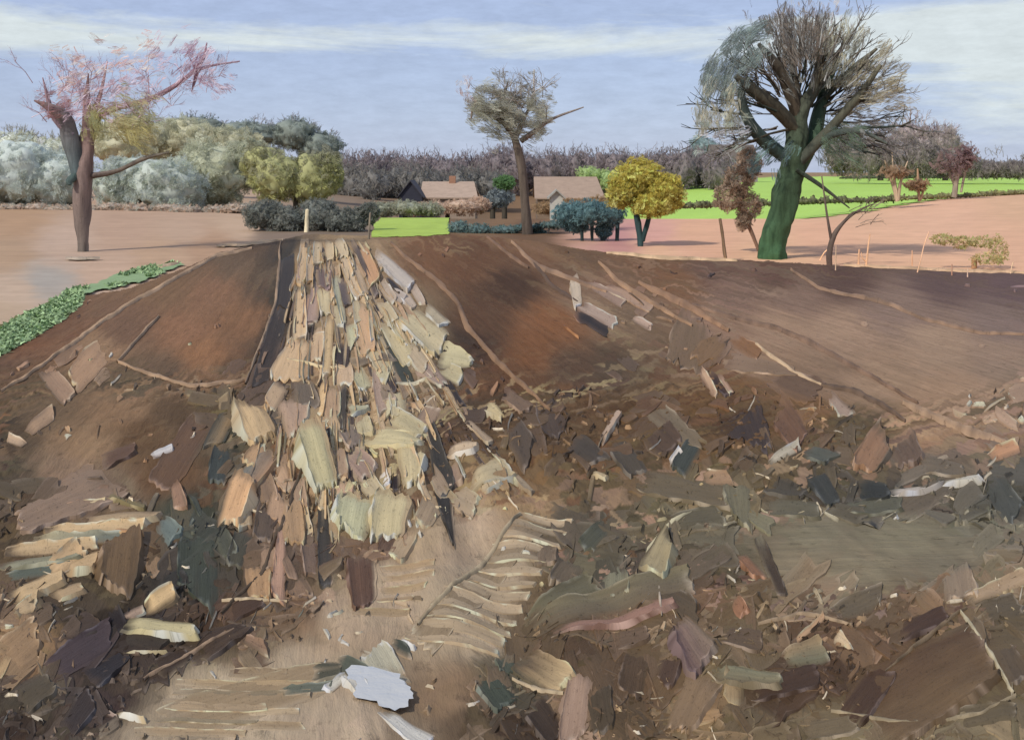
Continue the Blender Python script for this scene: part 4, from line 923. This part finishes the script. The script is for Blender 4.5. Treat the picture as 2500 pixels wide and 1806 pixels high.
def cloud(b, Y, x0, y0, x1, y1, w, n, cols, la=(6, 20), lb=(2, 6), dep=.8, ang=None, jit=.12, dens=.5):
    k = Y / F; t = rng.random(n); L = math.hypot(x1 - x0, y1 - y0); ux, uy = (x1 - x0) / L, (y1 - y0) / L
    n = int(n * dens); t = rng.random(n); o = rng.normal(0, .5, n) * w; keep_ = vnoise(t * L / 22 + 5, o / 14 + 40) > .34
    t, o = t[keep_], o[keep_]; n = len(t)
    x = x0 + (x1 - x0) * t - uy * o; y = y0 + (y1 - y0) * t + ux * o
    Yd = Y + rng.normal(0, dep, n); P = np.stack([(x - 1250) / F * Yd, Yd, H - (y - HY) / F * Yd], 1)
    A = np.tile([ux, 0, -uy], (n, 1)) + rng.normal(0, .35, (n, 3)); Nn = np.tile([0, -1.0, .3], (n, 1)) + rng.normal(0, .45, (n, 3))
    dabs(b, P, A, Nn, rng.uniform(*la, n) * 1.4 * k, rng.uniform(*lb, n) * 1.9 * k, palette(cols, n, jit) * 1.1)
b = Buf()
MAU = [(170, 154, 168), (154, 138, 154), (178, 168, 184)]
cloud(b, YL, 130, 190, 390, 120, 60, 380, [(186, 166, 162), (170, 140, 138), (196, 182, 182)])
cloud(b, YL, 240, 215, 400, 150, 50, 260, MAU)
cloud(b, YL, 430, 190, 505, 110, 70, 300, MAU + [(120, 90, 108)])
cloud(b, YL, 150, 260, 300, 250, 50, 240, MAU + [(128, 100, 112)])
cloud(b, YL, 480, 180, 560, 220, 36, 90, [(170, 160, 176), (140, 116, 132)])
cloud(b, YL, 110, 270, 165, 250, 40, 160, [(130, 96, 96), (112, 86, 92)])
cloud(b, YL, 235, 270, 240, 330, 30, 200, [(138, 138, 98), (130, 134, 104)], (8, 24), (4, 9))
cloud(b, YL, 270, 270, 370, 310, 55, 360, [(146, 144, 112), (156, 150, 120), (132, 134, 110)], (8, 24), (4, 9))
cloud(b, YL, 300, 300, 370, 340, 30, 140, [(136, 132, 92), (150, 146, 104)], (8, 24), (4, 9))
make('crown', b, MAT['spray'], parent=root)
b = Buf(); n = 60
bx = np.concatenate([rng.uniform(90, 260, 30), rng.uniform(280, 520, 30)]); by = np.concatenate([rng.uniform(190, 300, 30), 300 - (bx[30:] - 300) * .62 + rng.normal(0, 14, 30)])
S = np.stack([(bx - 1250) / F * YL, YL + rng.normal(0, .6, n), H - (by - HY) / F * YL], 1)
twigs(b, S, np.stack([rng.normal(0.1, .7, n), rng.normal(0, .3, n), rng.uniform(.2, 1, n)], 1), 52 * kl, 1.2 * kl, MAU + [(134, 108, 120)], 4, .5, 3)
make('twigs', b, MAT['bark'], parent=root, kind='stuff')

# ---- the small tree in the middle
YM = 46.5; km = YM / F
root = thing('tree', (at(1284, 570, YM)[0], YM, -0.05), 'slender bare tree with slanting grey crown standing beyond the middle of the field', 'tree')
b = Buf(); p, r = limb_px(YM, [(1288, 574, 14), (1282, 500, 12), (1276, 430, 11), (1266, 370, 10), (1250, 325, 8), (1226, 300, 5), (1205, 285, 3)])
tube(b, p, r, (78, 70, 64), 10, 6, .14, (90, 80, 74)); make('trunk', b, MAT['bark'], parent=root, origin=at(1284, 570, YM))
for sp, c1, c2 in [([(1258, 335, 8), (1275, 300, 5, .2), (1300, 240, 3, .3), (1304, 170, 1.5, .4)], (100, 92, 86), (170, 170, 172)), ([(1272, 345, 7), (1310, 318, 6, -.2), (1350, 290, 4, -.3), (1425, 262, 1.5, -.4)], (96, 84, 76), (130, 124, 122)),
                   ([(1236, 306, 6), (1195, 275, 6, .2), (1160, 255, 5, .3), (1150, 290, 2, .3)], (104, 92, 86), (110, 90, 84)), ([(1240, 320, 5), (1230, 250, 4, .2), (1240, 200, 2, .3)], (90, 84, 78), (90, 84, 80))]:
    b = Buf(); p, r = limb_px(YM, sp); tube(b, p, r, c1, 7, 6, .14, c2); make('limb', b, MAT['bark'], parent=root)
b = Buf()
cloud(b, YM, 1160, 250, 1330, 300, 56, 1500, [(126, 128, 120), (140, 142, 134), (114, 114, 108)], (8, 24), (3, 8), .5)
cloud(b, YM, 1200, 220, 1280, 235, 44, 260, [(84, 80, 72), (104, 98, 88)], (5, 14), (2, 5), .5)
cloud(b, YM, 1290, 270, 1345, 265, 50, 200, [(150, 152, 140), (126, 128, 118)], (5, 14), (2, 5), .5)
cloud(b, YM, 1135, 185, 1150, 270, 18, 60, [(150, 130, 130), (184, 182, 190)], (5, 14), (2, 5), .3)
make('crown', b, MAT['spray'], parent=root)
b = Buf(); n = 34; S = np.stack([(rng.uniform(1180, 1340, n) - 1250) / F * YM, YM + rng.normal(0, .4, n), H - (rng.uniform(220, 310, n) - HY) / F * YM], 1)
twigs(b, S, np.stack([rng.normal(0, .6, n), rng.normal(0, .3, n), rng.uniform(.3, 1, n)], 1), 44 * km, 1.4 * km, [(110, 104, 98), (140, 136, 134)], 3, .5, 3)
make('twigs', b, MAT['bark'], parent=root, kind='stuff')

# ---- bushes and round trees: dense heart plus leaf clumps
BG = 1.5
def bush(name, Y, lobes, label, cat, cols, heart, n=500, size=14, group=None, stems=None, stemcol=(60, 56, 50), top=None, jag=.25, tw=0, twc=None, mat='tuft', aspect=1.7, smooth=False, bg=None):
    k = Y / F
    xs_ = [l[0] for l in lobes]; xm = float(np.mean(xs_)); gz = float(dip(np.array([(xm - 1250) / F * Y]), np.array([Y]))[0])
    root = thing(name, ((xm - 1250) / F * Y, Y, gz), label, cat, group)
    b = Buf()
    for (x, y, rx, ry) in lobes:
        c = at(x, y, Y) + np.array([0, rng.normal(0, .3) * rx * k, 0]); r = np.array([rx, max(rx, ry) * .8, ry]) * k
        (lump(b, c, r * (.96 if smooth else .84), heart, jag * (.95 if smooth else 1)) if heart else None); foliage(b, c, r, int(n / len(lobes) * (2.3 if smooth else 3.4)), size * .72 * k, cols, .72, .3, aspect, .15, top)
    b.c = [np.minimum(x_ * (bg or BG), .8) for x_ in b.c]
    make('crown', b, MAT[mat], parent=root)
    if tw:
        b = Buf(); S = []; D = []
        for (x, y, rx, ry) in lobes:
            m_ = max(3, int(tw / len(lobes))); a = np.radians(rng.uniform(20, 160, m_))
            S.append(np.stack([(x + rx * .8 * np.cos(a) - 1250) / F * Y, Y + rng.normal(0, .2, m_) * rx * k, H - (y - ry * .8 * np.sin(a) - HY) / F * Y], 1)); D.append(np.stack([np.cos(a), rng.normal(0, .3, m_), np.sin(a) + .3], 1))
        twigs(b, np.concatenate(S), np.concatenate(D), np.mean([l[3] for l in lobes]) * .42 * k, 1.1 * k, twc or cols, 3, .45, 3)
        make('twigs', b, MAT['bark'], parent=root, kind='stuff')
    for st in (stems or [[(xm, max(l[1] for l in lobes), 6), (xm, HY + (H - gz) / Y * F + 2, 7)]]):
        b = Buf(); p, r = limb_px(Y, [(s[0], s[1], s[2]) for s in st]); tube(b, p, r, stemcol, 7, 4, .2); make('trunk', b, MAT['bark'], parent=root)
    return root
GG = [(106, 114, 106), (112, 120, 113), (100, 110, 104)]
OL = [(110, 112, 82), (120, 120, 92), (104, 108, 88)]
bush('bush', 84, [(40, 420, 95, 85), (130, 440, 80, 70), (-60, 420, 80, 90)], 'blue-grey bush at the far left edge behind the pale field', 'bush', [(150, 160, 160), (156, 164, 162), (144, 156, 158)], (150, 160, 160), 900, 20, smooth=True, bg=.98, group='grey-green hedge bushes')
bush('bush', 82, [(290, 450, 95, 70), (390, 460, 100, 70)], 'grey-green bush just right of the mauve tree trunk', 'bush', [(146, 154, 150), (142, 152, 154), (138, 148, 140)], (144, 153, 150), 900, 20, smooth=True, bg=.98, group='grey-green hedge bushes')
bush('bush', 88, [(510, 430, 95, 80), (600, 400, 60, 60)], 'sage green rounded bush left of the olive tree', 'bush', [(142, 147, 132), (150, 154, 140), (136, 142, 128)], (142, 147, 132), 900, 20, smooth=True, bg=.98, group='grey-green hedge bushes')
bush('tree', 98, [(330, 350, 110, 62), (440, 345, 90, 55), (540, 360, 80, 50)], 'broad olive-green tree behind the grey-green hedge at left', 'tree', [(156, 156, 138), (150, 152, 134), (160, 158, 138)], (154, 154, 136), 1200, 20, top=[(138, 144, 130), (146, 148, 132)], smooth=True, bg=.98)
bush('tree', 118, [(480, 316, 80, 32), (600, 326, 90, 30), (720, 330, 60, 40), (780, 360, 60, 40)], 'dark grey-green tree top behind the olive tree at left', 'tree', [(108, 118, 116), (118, 126, 124), (98, 108, 106)], (108, 117, 114), 1200, 12, smooth=True, bg=.9, tw=40, twc=[(120, 122, 130), (96, 96, 100), (150, 150, 162)])
bush('tree', 112, [(40, 360, 60, 40), (130, 375, 60, 36)], 'thin grey twiggy tree at the far left behind the hedge', 'tree', [(150, 156, 150), (132, 138, 128), (112, 114, 100)], (146, 152, 150), 420, 12, tw=50, twc=[(120, 118, 108), (150, 152, 150)])
bush('tree', 66, [(680, 435, 62, 58), (760, 435, 62, 62), (640, 400, 50, 44), (800, 420, 36, 50)], 'olive tree with yellow-green underside, left of the cottage', 'tree', [(146, 150, 104), (152, 156, 110), (134, 137, 100), (126, 128, 108)], (138, 141, 104), 1100, 17, smooth=True, bg=.86, stems=[[(725, 500, 7), (724, 545, 8)], [(735, 400, 3), (722, 480, 6), (724, 520, 7)]], top=[(124, 126, 112), (120, 121, 110)])
bush('bush', 49, [(640, 524, 50, 34), (700, 540, 46, 34), (770, 530, 56, 46), (850, 542, 50, 36), (900, 520, 24, 24)], 'low dark bush at the top of the straw strips, under the olive tree', 'bush', [(76, 81, 80), (86, 88, 85), (68, 72, 71)], (72, 76, 75), 1000, 13)
bush('bush', 72, [(930, 512, 36, 18), (990, 508, 50, 18), (1050, 512, 34, 16)], 'pale grey hedge above the lime grass patch', 'hedge', [(104, 108, 100), (112, 116, 106), (98, 98, 86)], (98, 102, 94), 420, 9)
bush('bush', 47.5, [(1120, 560, 28, 20), (1170, 562, 34, 16), (1230, 562, 40, 12), (1290, 556, 40, 10), (1350, 548, 40, 9), (1310, 572, 30, 14)], 'low dark teal hedge running from lime grass patch to the teal bush', 'hedge', [(64, 84, 88), (70, 86, 86), (66, 74, 72)], (62, 76, 79), 700, 7)
bush('bush', 42, [(1390, 522, 40, 28), (1440, 518, 46, 30), (1490, 524, 38, 30), (1410, 545, 34, 24), (1475, 560, 20, 22)], 'dark teal bush on thin legs-like stems at the edge of the pink field', 'bush', [(66, 88, 94), (74, 96, 101), (60, 80, 86)], (64, 85, 91), 900, 10, stems=[[(1420, 545, 4), (1421, 606, 4)], [(1508, 530, 5), (1506, 606, 5)], [(1470, 560, 7), (1474, 606, 5)], [(1445, 550, 5), (1446, 592, 3)]], stemcol=(42, 56, 60), jag=.15)
bush('tree', 39, [(1560, 440, 62, 54), (1620, 470, 50, 46), (1515, 470, 34, 36), (1590, 500, 48, 26)], 'round yellow-olive tree with forked dark trunk beside the teal bush', 'tree', [(122, 114, 56), (110, 103, 52), (120, 114, 66), (160, 174, 96)], (106, 99, 52), 1200, 12, stems=[[(1546, 480, 5), (1557, 545, 8), (1563, 590, 8), (1562, 614, 4)], [(1600, 478, 4), (1582, 540, 6), (1568, 588, 7)]], stemcol=(42, 64, 68), top=[(128, 118, 52), (118, 110, 56)])
bush('shrub', 36, [(1800, 440, 34, 34), (1775, 480, 32, 32), (1830, 400, 28, 40), (1828, 500, 30, 32), (1815, 540, 16, 18)], 'small brown leafy tree close to the left side of the big trunk', 'tree', [(120, 108, 98), (132, 118, 106), (104, 92, 82), (96, 86, 76)], None, 620, 12, stems=[[(1815, 520, 5), (1838, 575, 5), (1852, 612, 4)], [(1800, 440, 3), (1812, 520, 5)]], stemcol=(110, 90, 78), jag=.4)
bush('bush', 30, [(2300, 584, 26, 14), (2350, 592, 22, 16), (2400, 590, 34, 14), (2440, 610, 18, 36), (2400, 630, 40, 14)], 'sparse olive-green shrub on the pink field near the right edge', 'shrub', [(108, 112, 74), (120, 120, 84), (134, 118, 88)], None, 520, 6, stemcol=(150, 120, 92), jag=.5)

# far wood and hedgerow trees
def wood(name, Y, x0, x1, top, bot, cols, heart, step, size, label, cat, tw=True, twc=None, kind='stuff', tvar=18):
    k = Y / F; b = Buf(); b2 = Buf(); S = []; D = []
    x = x0
    while x < x1:
        tp = np.interp(x, *np.array(top).T) + rng.normal(0, tvar * .4); ry = (bot - tp) / 2; rx = step * rng.uniform(.7, 1.1)
        Yj = Y + rng.uniform(-.06, .06) * Y; c = at(x, tp + ry, Yj); r = np.array([rx, rx, ry]) * k
        lump(b, c, r * .78, heart, .34, 3); foliage(b, c, r, int(620 * rx / 40), size * .85 * k, cols, .6, 1.4, 3.0)
        n = 7; xx = rng.uniform(x - rx, x + rx, n); S.append(np.stack([(xx - 1250) / F * Y, np.full(n, Yj), H - (tp + rng.uniform(0, ry * .5, n) - HY) / F * Y], 1)); D.append(np.stack([rng.normal(0, .35, n), rng.normal(0, .2, n), np.ones(n)], 1))
        x += rx * rng.uniform(.7, 1.0)
    if tw: twigs(b, np.concatenate(S), np.concatenate(D), 15 * k, .8 * k, twc or cols, 3, .5, 2)
    return make(name, b, MAT['far'], kind=kind, label=label, cat=cat)
DK = [(106, 100, 106), (114, 107, 112), (97, 93, 99)]
wood('distant_wood', 190, 760, 1800, [(760, 382), (900, 378), (1000, 372), (1100, 382), (1250, 364), (1400, 368), (1550, 366), (1650, 362), (1800, 378)], 470, DK + [(114, 106, 110)], (101, 95, 100), 40, 11, 'dark purple-brown wood along the horizon behind the cottages', 'wood')
wood('distant_wood', 150, 780, 1250, [(780, 400), (900, 410), (1000, 405), (1250, 420)], 500, [(100, 100, 100), (108, 106, 104), (94, 96, 98)], (96, 96, 97), 40, 11, 'dark grey-brown thicket just behind the left cottage', 'wood')
wood('distant_wood', 240, 2040, 2720, [(2040, 330), (2120, 320), (2200, 338), (2300, 350), (2360, 385), (2420, 400), (2500, 395), (2720, 390)], 432, [(108, 102, 103), (116, 110, 110), (100, 95, 97)], (104, 98, 100), 34, 11, 'purple-brown wood behind the bright green field at right', 'wood')
for i, (x, y, rx, ry, lab) in enumerate([(2140, 372, 46, 44, 'round purple-brown tree at the left end of the right-hand wood'), (2230, 350, 60, 62, 'tallest purple-brown tree rising from the right-hand wood'), (2300, 362, 40, 50, 'purple-brown tree right of the tallest one in the right-hand wood')]):
    bush('tree', 330, [(x, y, rx, ry), (x + rx * .4, y + 20, rx * .8, ry * .8)], lab, 'tree', [(106, 99, 101), (116, 108, 109), (98, 92, 95)], (102, 95, 98), 420, 10, tw=36, twc=[(112, 96, 100), (150, 140, 146)], group='trees of the right-hand wood')
bush('tree', 300, [(1720, 372, 36, 44), (1690, 405, 40, 34), (1735, 415, 30, 26)], 'blue-grey rounded tree left of the barn', 'tree', [(92, 108, 114), (100, 114, 118), (86, 98, 104)], (92, 106, 110), 420, 11)
bush('bush', 270, [(1665, 422, 34, 22), (1720, 430, 40, 16)], 'green bush at the near corner of the bright green field', 'bush', [(104, 132, 84), (112, 136, 88), (100, 116, 82)], (102, 124, 80), 300, 8)
bush('bush', 118, [(1440, 428, 34, 22), (1480, 440, 30, 26), (1500, 455, 26, 26)], 'small green bush below the wood, left of the yellow-olive tree', 'bush', [(104, 120, 84), (116, 132, 90)], (100, 116, 82), 240, 8)
# hedge lines either side of the green field
def hedge(Y0, Y1, x0, y0, x1, y1, hh, cols, label, n=60):
    b = Buf(); 
    root = thing('hedge', (*gpos((x0 + x1) / 2, (y0 + y1) / 2), 0), label, 'hedge')
    for t in np.linspace(0, 1, n):
        x = x0 + (x1 - x0) * t; y = y0 + (y1 - y0) * t; Xw, Yw = gpos(x, y); k = Yw / F; h_ = hh * rng.uniform(.5, 1.2) * k
        rx = (x1 - x0) / n * .8 * k
        lump(b, (Xw, Yw, h_ * .4), (rx, rx, h_ * .6), cols[0], .3, 3); foliage(b, np.array([Xw, Yw, h_ * .45]), np.array([rx, rx, h_ * .6]), 26, 4.5 * k, cols, .75)
    make('foliage', b, MAT['leaf'], parent=root)
hedge(0, 0, 1650, 508, 2180, 490, 15, [(78, 82, 62), (92, 94, 66), (66, 66, 56)], 'low dark hedge between the pink field and the bright green field, left of the saplings', 50)
hedge(0, 0, 2190, 488, 2760, 462, 10, [(92, 92, 66), (84, 80, 62), (110, 112, 72)], 'low olive hedge between the pink field and the bright green field at right', 44)
hedge(0, 0, 2060, 437, 2760, 432, 7, [(66, 74, 58), (80, 84, 62)], 'thin dark hedge along the far side of the bright green field', 60)

# saplings on the hedge line, bare, with pale stems
def sapling(Y, spec, label, col, crown=None, cols=None):
    p0, _ = limb_px(Y, spec[0]); root = thing('sapling', p0[0], label, 'sapling', 'bare saplings along the hedge')
    for sp in spec:
        b = Buf(); p, r = limb_px(Y, sp); tube(b, p, r, col, 6, 4, .2); make('stem', b, MAT['bark'], parent=root)
    if crown:
        b = Buf()
        for (x, y, rx, ry) in crown: foliage(b, at(x, y, Y), np.array([rx, rx * .7, ry]) * Y / F, 260, 10 * Y / F, cols, .3)
        make('crown', b, MAT['far'], parent=root)
    return root
sapling(96, [[(2190, 492, 5), (2182, 460, 4), (2160, 392, 1.5)], [(2192, 490, 5), (2200, 440, 3), (2216, 394, 1.5)], [(2190, 480, 4), (2182, 430, 3), (2178, 372, 1.2)]], 'pale three-stemmed bare sapling, leftmost on the hedge line', (150, 134, 116), [(2184, 420, 40, 14)], [(132, 112, 96), (120, 104, 88)])
sapling(98, [[(2244, 492, 4), (2242, 450, 3), (2240, 412, 2)], [(2248, 488, 3), (2262, 436, 1.5)]], 'brown bare sapling in the middle of the three on the hedge line', (140, 116, 96), [(2240, 452, 30, 14)], [(134, 112, 92), (120, 100, 82)])
sapling(112, [[(2330, 482, 7), (2334, 440, 6), (2350, 400, 2)], [(2346, 470, 3), (2356, 420, 3), (2360, 400, 2)], [(2330, 450, 4), (2318, 420, 2)]], 'bushy-headed sapling with grey trunk, rightmost of the three on the hedge line', (128, 118, 108), [(2325, 400, 44, 40), (2360, 385, 26, 30)], [(104, 86, 90), (114, 96, 98)])
# bent little tree and stakes along the crest
YB = 31.0
root = thing('tree', (at(2026, 640, YB)[0], YB, 0), 'small bent dark tree leaning right beside the big trunk', 'tree')
for sp in [[(2026, 662, 7), (2025, 620, 7), (2036, 575, 6), (2062, 540, 4), (2100, 512, 2.5), (2140, 495, 1)], [(2062, 540, 4), (2084, 520, 3), (2120, 516, 1.2)], [(2030, 590, 4), (2018, 520, 2.5), (2006, 430, 1.5)]]:
    b = Buf(); p, r = limb_px(YB, sp); tube(b, p, r, (70, 58, 54), 8, 6, .2, (104, 92, 84)); make('stem', b, MAT['bark'], parent=root)
b = Buf(); n = 12; S = np.stack([(rng.uniform(2040, 2140, n) - 1250) / F * YB, YB + rng.normal(0, .2, n), H - (rng.uniform(500, 560, n) - HY) / F * YB], 1)
twigs(b, S, np.stack([rng.uniform(.1, 1, n), rng.normal(0, .3, n), rng.uniform(0, .8, n)], 1), 34 * YB / F, 1.1 * YB / F, [(120, 106, 96), (96, 84, 76)], 2, .5, 2)
make('twigs', b, MAT['bark'], parent=root, kind='stuff')
POSTS = [(748, 565, 512, 10, 2, (196, 186, 160), 'pale weathered post at the top of the straw strips'), (1772, 634, 534, 8, -14, (112, 92, 74), 'brown leaning stake left of the big tree'),
         (2095, 650, 609, 5, 3, (196, 156, 126), 'thin pale stake, first to the right of the bent tree'), (2114, 650, 572, 4, 10, (206, 166, 134), 'taller forked pale stake, second to the right of the bent tree'),
         (2227, 652, 612, 3, 0, (204, 160, 128), 'short thin pale stake in the middle of the right crest'), (2238, 665, 566, 3, 30, (210, 170, 140), 'long slanting pale stake in the middle of the right crest'),
         (2324, 672, 645, 3, 0, (170, 130, 110), 'stub stake left of the olive shrub'), (2362, 676, 655, 3, 0, (200, 170, 150), 'stub stake below the olive shrub'), (2466, 668, 640, 3, 8, (206, 176, 146), 'pale stub stake at the right edge, past the shrub'),
         (2040, 660, 600, 3, 1, (176, 150, 128), 'thin pale stake touching the bent tree'), (2000, 632, 606, 3, 24, (206, 168, 136), 'short slanting pale stake between big trunk and bent tree'), (900, 584, 520, 5, 4, (120, 112, 100), 'thin grey post left of the lime grass patch')]
for x, yb, yt, w, lean, c, lab in POSTS:
    Yp = H * F / (yb - HY); k = Yp / F; b = Buf()
    base = at(x, yb, Yp); pts = [at(x, yb + 6, Yp), at(x + lean * .35, (yb * 2 + yt) / 3, Yp), at(x + lean * .6, (yb + yt * 2) / 3, Yp), at(x + lean, yt, Yp)]
    tube(b, pts, [w * .55 * k, w * .5 * k, w * .48 * k, w * .4 * k], c, 7, 4, .25)
    if 'forked' in lab: tube(b, [at(x + 2, yb - 10, Yp), at(x - 8, yb - 20, Yp), at(x - 11, yb - 34, Yp)], [w * .4 * k, w * .35 * k, w * .2 * k], c, 6, 3, .2)
    make('stake', b, MAT['bark'], origin=base, label=lab, cat='stake', group='stakes along the crest')

# ------------------------------------------------------------------ farm buildings in the hollow
def quadbox(b, p, col):                   # 8 corners: bottom 4 then top 4
    q = [[0, 1, 5, 4], [1, 2, 6, 5], [2, 3, 7, 6], [3, 0, 4, 7], [4, 5, 6, 7], [3, 2, 1, 0]]
    for f in q: b.add([p[i] for i in f], [[0, 1, 2, 3]], c=alb(col))
def house(label, x0, x1, y_eave, y_ridge, Y, depth, wall, roofc, gable=None, hip=0.0, chim=None, over=0.25, cat='house', extra=None):
    k = Y / F; X0, X1 = (x0 - 1250) * k, (x1 - 1250) * k; ze = H - (y_eave - HY) * k; zr = H - (y_ridge - HY) * k
    xm = (X0 + X1) / 2; gz = float(dip(np.array([xm]), np.array([Y]))[0]) - .1
    root = thing('house', (xm, Y, gz), label, cat)
    b = Buf(); Y1 = Y + depth; Ym = Y + depth / 2
    quadbox(b, [(X0, Y, gz), (X1, Y, gz), (X1, Y1, gz), (X0, Y1, gz), (X0, Y, ze), (X1, Y, ze), (X1, Y1, ze), (X0, Y1, ze)], wall)
    for X_ in (X0, X1): b.add([(X_, Y, ze), (X_, Y1, ze), (X_, Ym, zr - .08)], t=[[0, 1, 2]], c=alb(gable or wall))
    make('wall', b, MAT['house'], parent=root, smooth=False)
    b = Buf(); t = .12; h = hip * (X1 - X0)
    for s, Ya in ((-1, Y - over), (1, Y1 + over)):
        zo = ze - over * (zr - ze) / (depth / 2)
        tp = [(X0 - over, Ya, zo), (X1 + over, Ya, zo), (X1 + over - h, Ym, zr), (X0 - over + h * .0, Ym, zr)]
        bt = [(x, y, z - t) for x, y, z in tp]; quadbox(b, bt + tp, roofc)
    roof = make('roof', b, MAT['house'], parent=root, smooth=False)
    if chim:
        b = Buf(); cx0, cx1, cyt = chim; a0, a1 = (cx0 - 1250) * k, (cx1 - 1250) * k; zt = H - (cyt - HY) * k
        quadbox(b, [(a0, Ym - .4, zr - .5), (a1, Ym - .4, zr - .5), (a1, Ym + .4, zr - .5), (a0, Ym + .4, zr - .5), (a0, Ym - .4, zt), (a1, Ym - .4, zt), (a1, Ym + .4, zt), (a0, Ym + .4, zt)], (160, 122, 102))
        make('chimney', b, MAT['house'], parent=roof, smooth=False)
    return root
house('cottage with pale pink tiled roof and pink wall beside the dark gable', 1032, 1160, 479, 444, 92, 6, (158, 142, 130), (176, 156, 142), hip=.10, chim=(1092, 1108, 430))
# the dark gabled end is a small building of its own, gable towards us
def gabled(label, x0, x1, ye, yr, Y, depth, col, roofc):
    k = Y / F; X0, X1 = (x0 - 1250) * k, (x1 - 1250) * k; xm = (X0 + X1) / 2; ze, zr = H - (ye - HY) * k, H - (yr - HY) * k; gz = float(dip(np.array([xm]), np.array([Y]))[0]) - .1
    root = thing('shed', (xm, Y, gz), label, 'shed'); b = Buf(); Y1 = Y + depth
    quadbox(b, [(X0, Y, gz), (X1, Y, gz), (X1, Y1, gz), (X0, Y1, gz), (X0, Y, ze), (X1, Y, ze), (X1, Y1, ze), (X0, Y1, ze)], col)
    for yy in (Y, Y1): b.add([(X0, yy, ze), (X1, yy, ze), (xm, yy, zr - .05)], t=[[0, 1, 2]], c=alb(col))
    make('wall', b, MAT['house'], parent=root, smooth=False); b = Buf()
    for s, Xa in ((-1, X0 - .15), (1, X1 + .15)):
        tp = [(Xa, Y - .2, ze - .1), (Xa, Y1, ze - .1), (xm, Y1, zr), (xm, Y - .2, zr)]; quadbox(b, [(x, y, z - .1) for x, y, z in tp] + tp, roofc)
    make('roof', b, MAT['house'], parent=root, smooth=False)
gabled('small shed with dark navy gable at the left end of the pink cottage', 974, 1030, 478, 440, 90, 4, (52, 54, 68), (66, 66, 76))
house('long low farmhouse with dusty pink roof behind the slender middle tree', 1312, 1470, 480, 432, 96, 7, (136, 118, 102), (164, 144, 130), hip=.08)
house('barn with grey-brown roof and pale lilac wall behind the big tree', 1742, 1850, 388, 352, 280, 12, (140, 134, 142), (108, 100, 94), hip=0, cat='barn')
bush('bush', 84, [(1060, 508, 60, 18), (1130, 504, 50, 20), (1010, 512, 30, 16), (1170, 500, 28, 20)], 'brown scrub below the pink cottage', 'bush', [(130, 114, 102), (140, 122, 110), (120, 106, 96)], (124, 109, 98), 500, 8)
bush('bush', 82, [(1340, 508, 40, 16), (1400, 504, 40, 18), (1460, 500, 34, 22)], 'olive-brown scrub in front of the long low farmhouse', 'bush', [(100, 84, 66), (108, 90, 70), (94, 80, 62)], (96, 81, 64), 420, 8)
# low dark rubble and white trough by the farm
gabled('tiny white-walled hut in front of the long low farmhouse', 1344, 1374, 478, 462, 60, 1.2, (190, 192, 188), (160, 160, 156))
bush('bush', 79, [(x_, 508 + (x_ * 7) % 9, 44, 13) for x_ in range(-40, 600, 62)], 'low ragged tan scrub along the foot of the grey-green hedge', 'scrub', [(124, 112, 104), (116, 110, 102), (106, 108, 104), (130, 115, 104)], (114, 106, 100), 900, 9, stems=[[(250, 512, 3), (250, 520, 3)]], jag=.45)
bush('bush', 86, [(1215, 486, 34, 22), (1190, 496, 22, 14)], 'dark navy-grey bush between the two cottages', 'bush', [(70, 78, 84), (52, 58, 62), (104, 112, 116)], (60, 66, 70), 300, 9)
bush('bush', 108, [(1232, 446, 24, 16)], 'bright green clipped bush left of the slender middle tree', 'bush', [(70, 96, 62), (62, 84, 58)], (64, 88, 58), 160, 9)
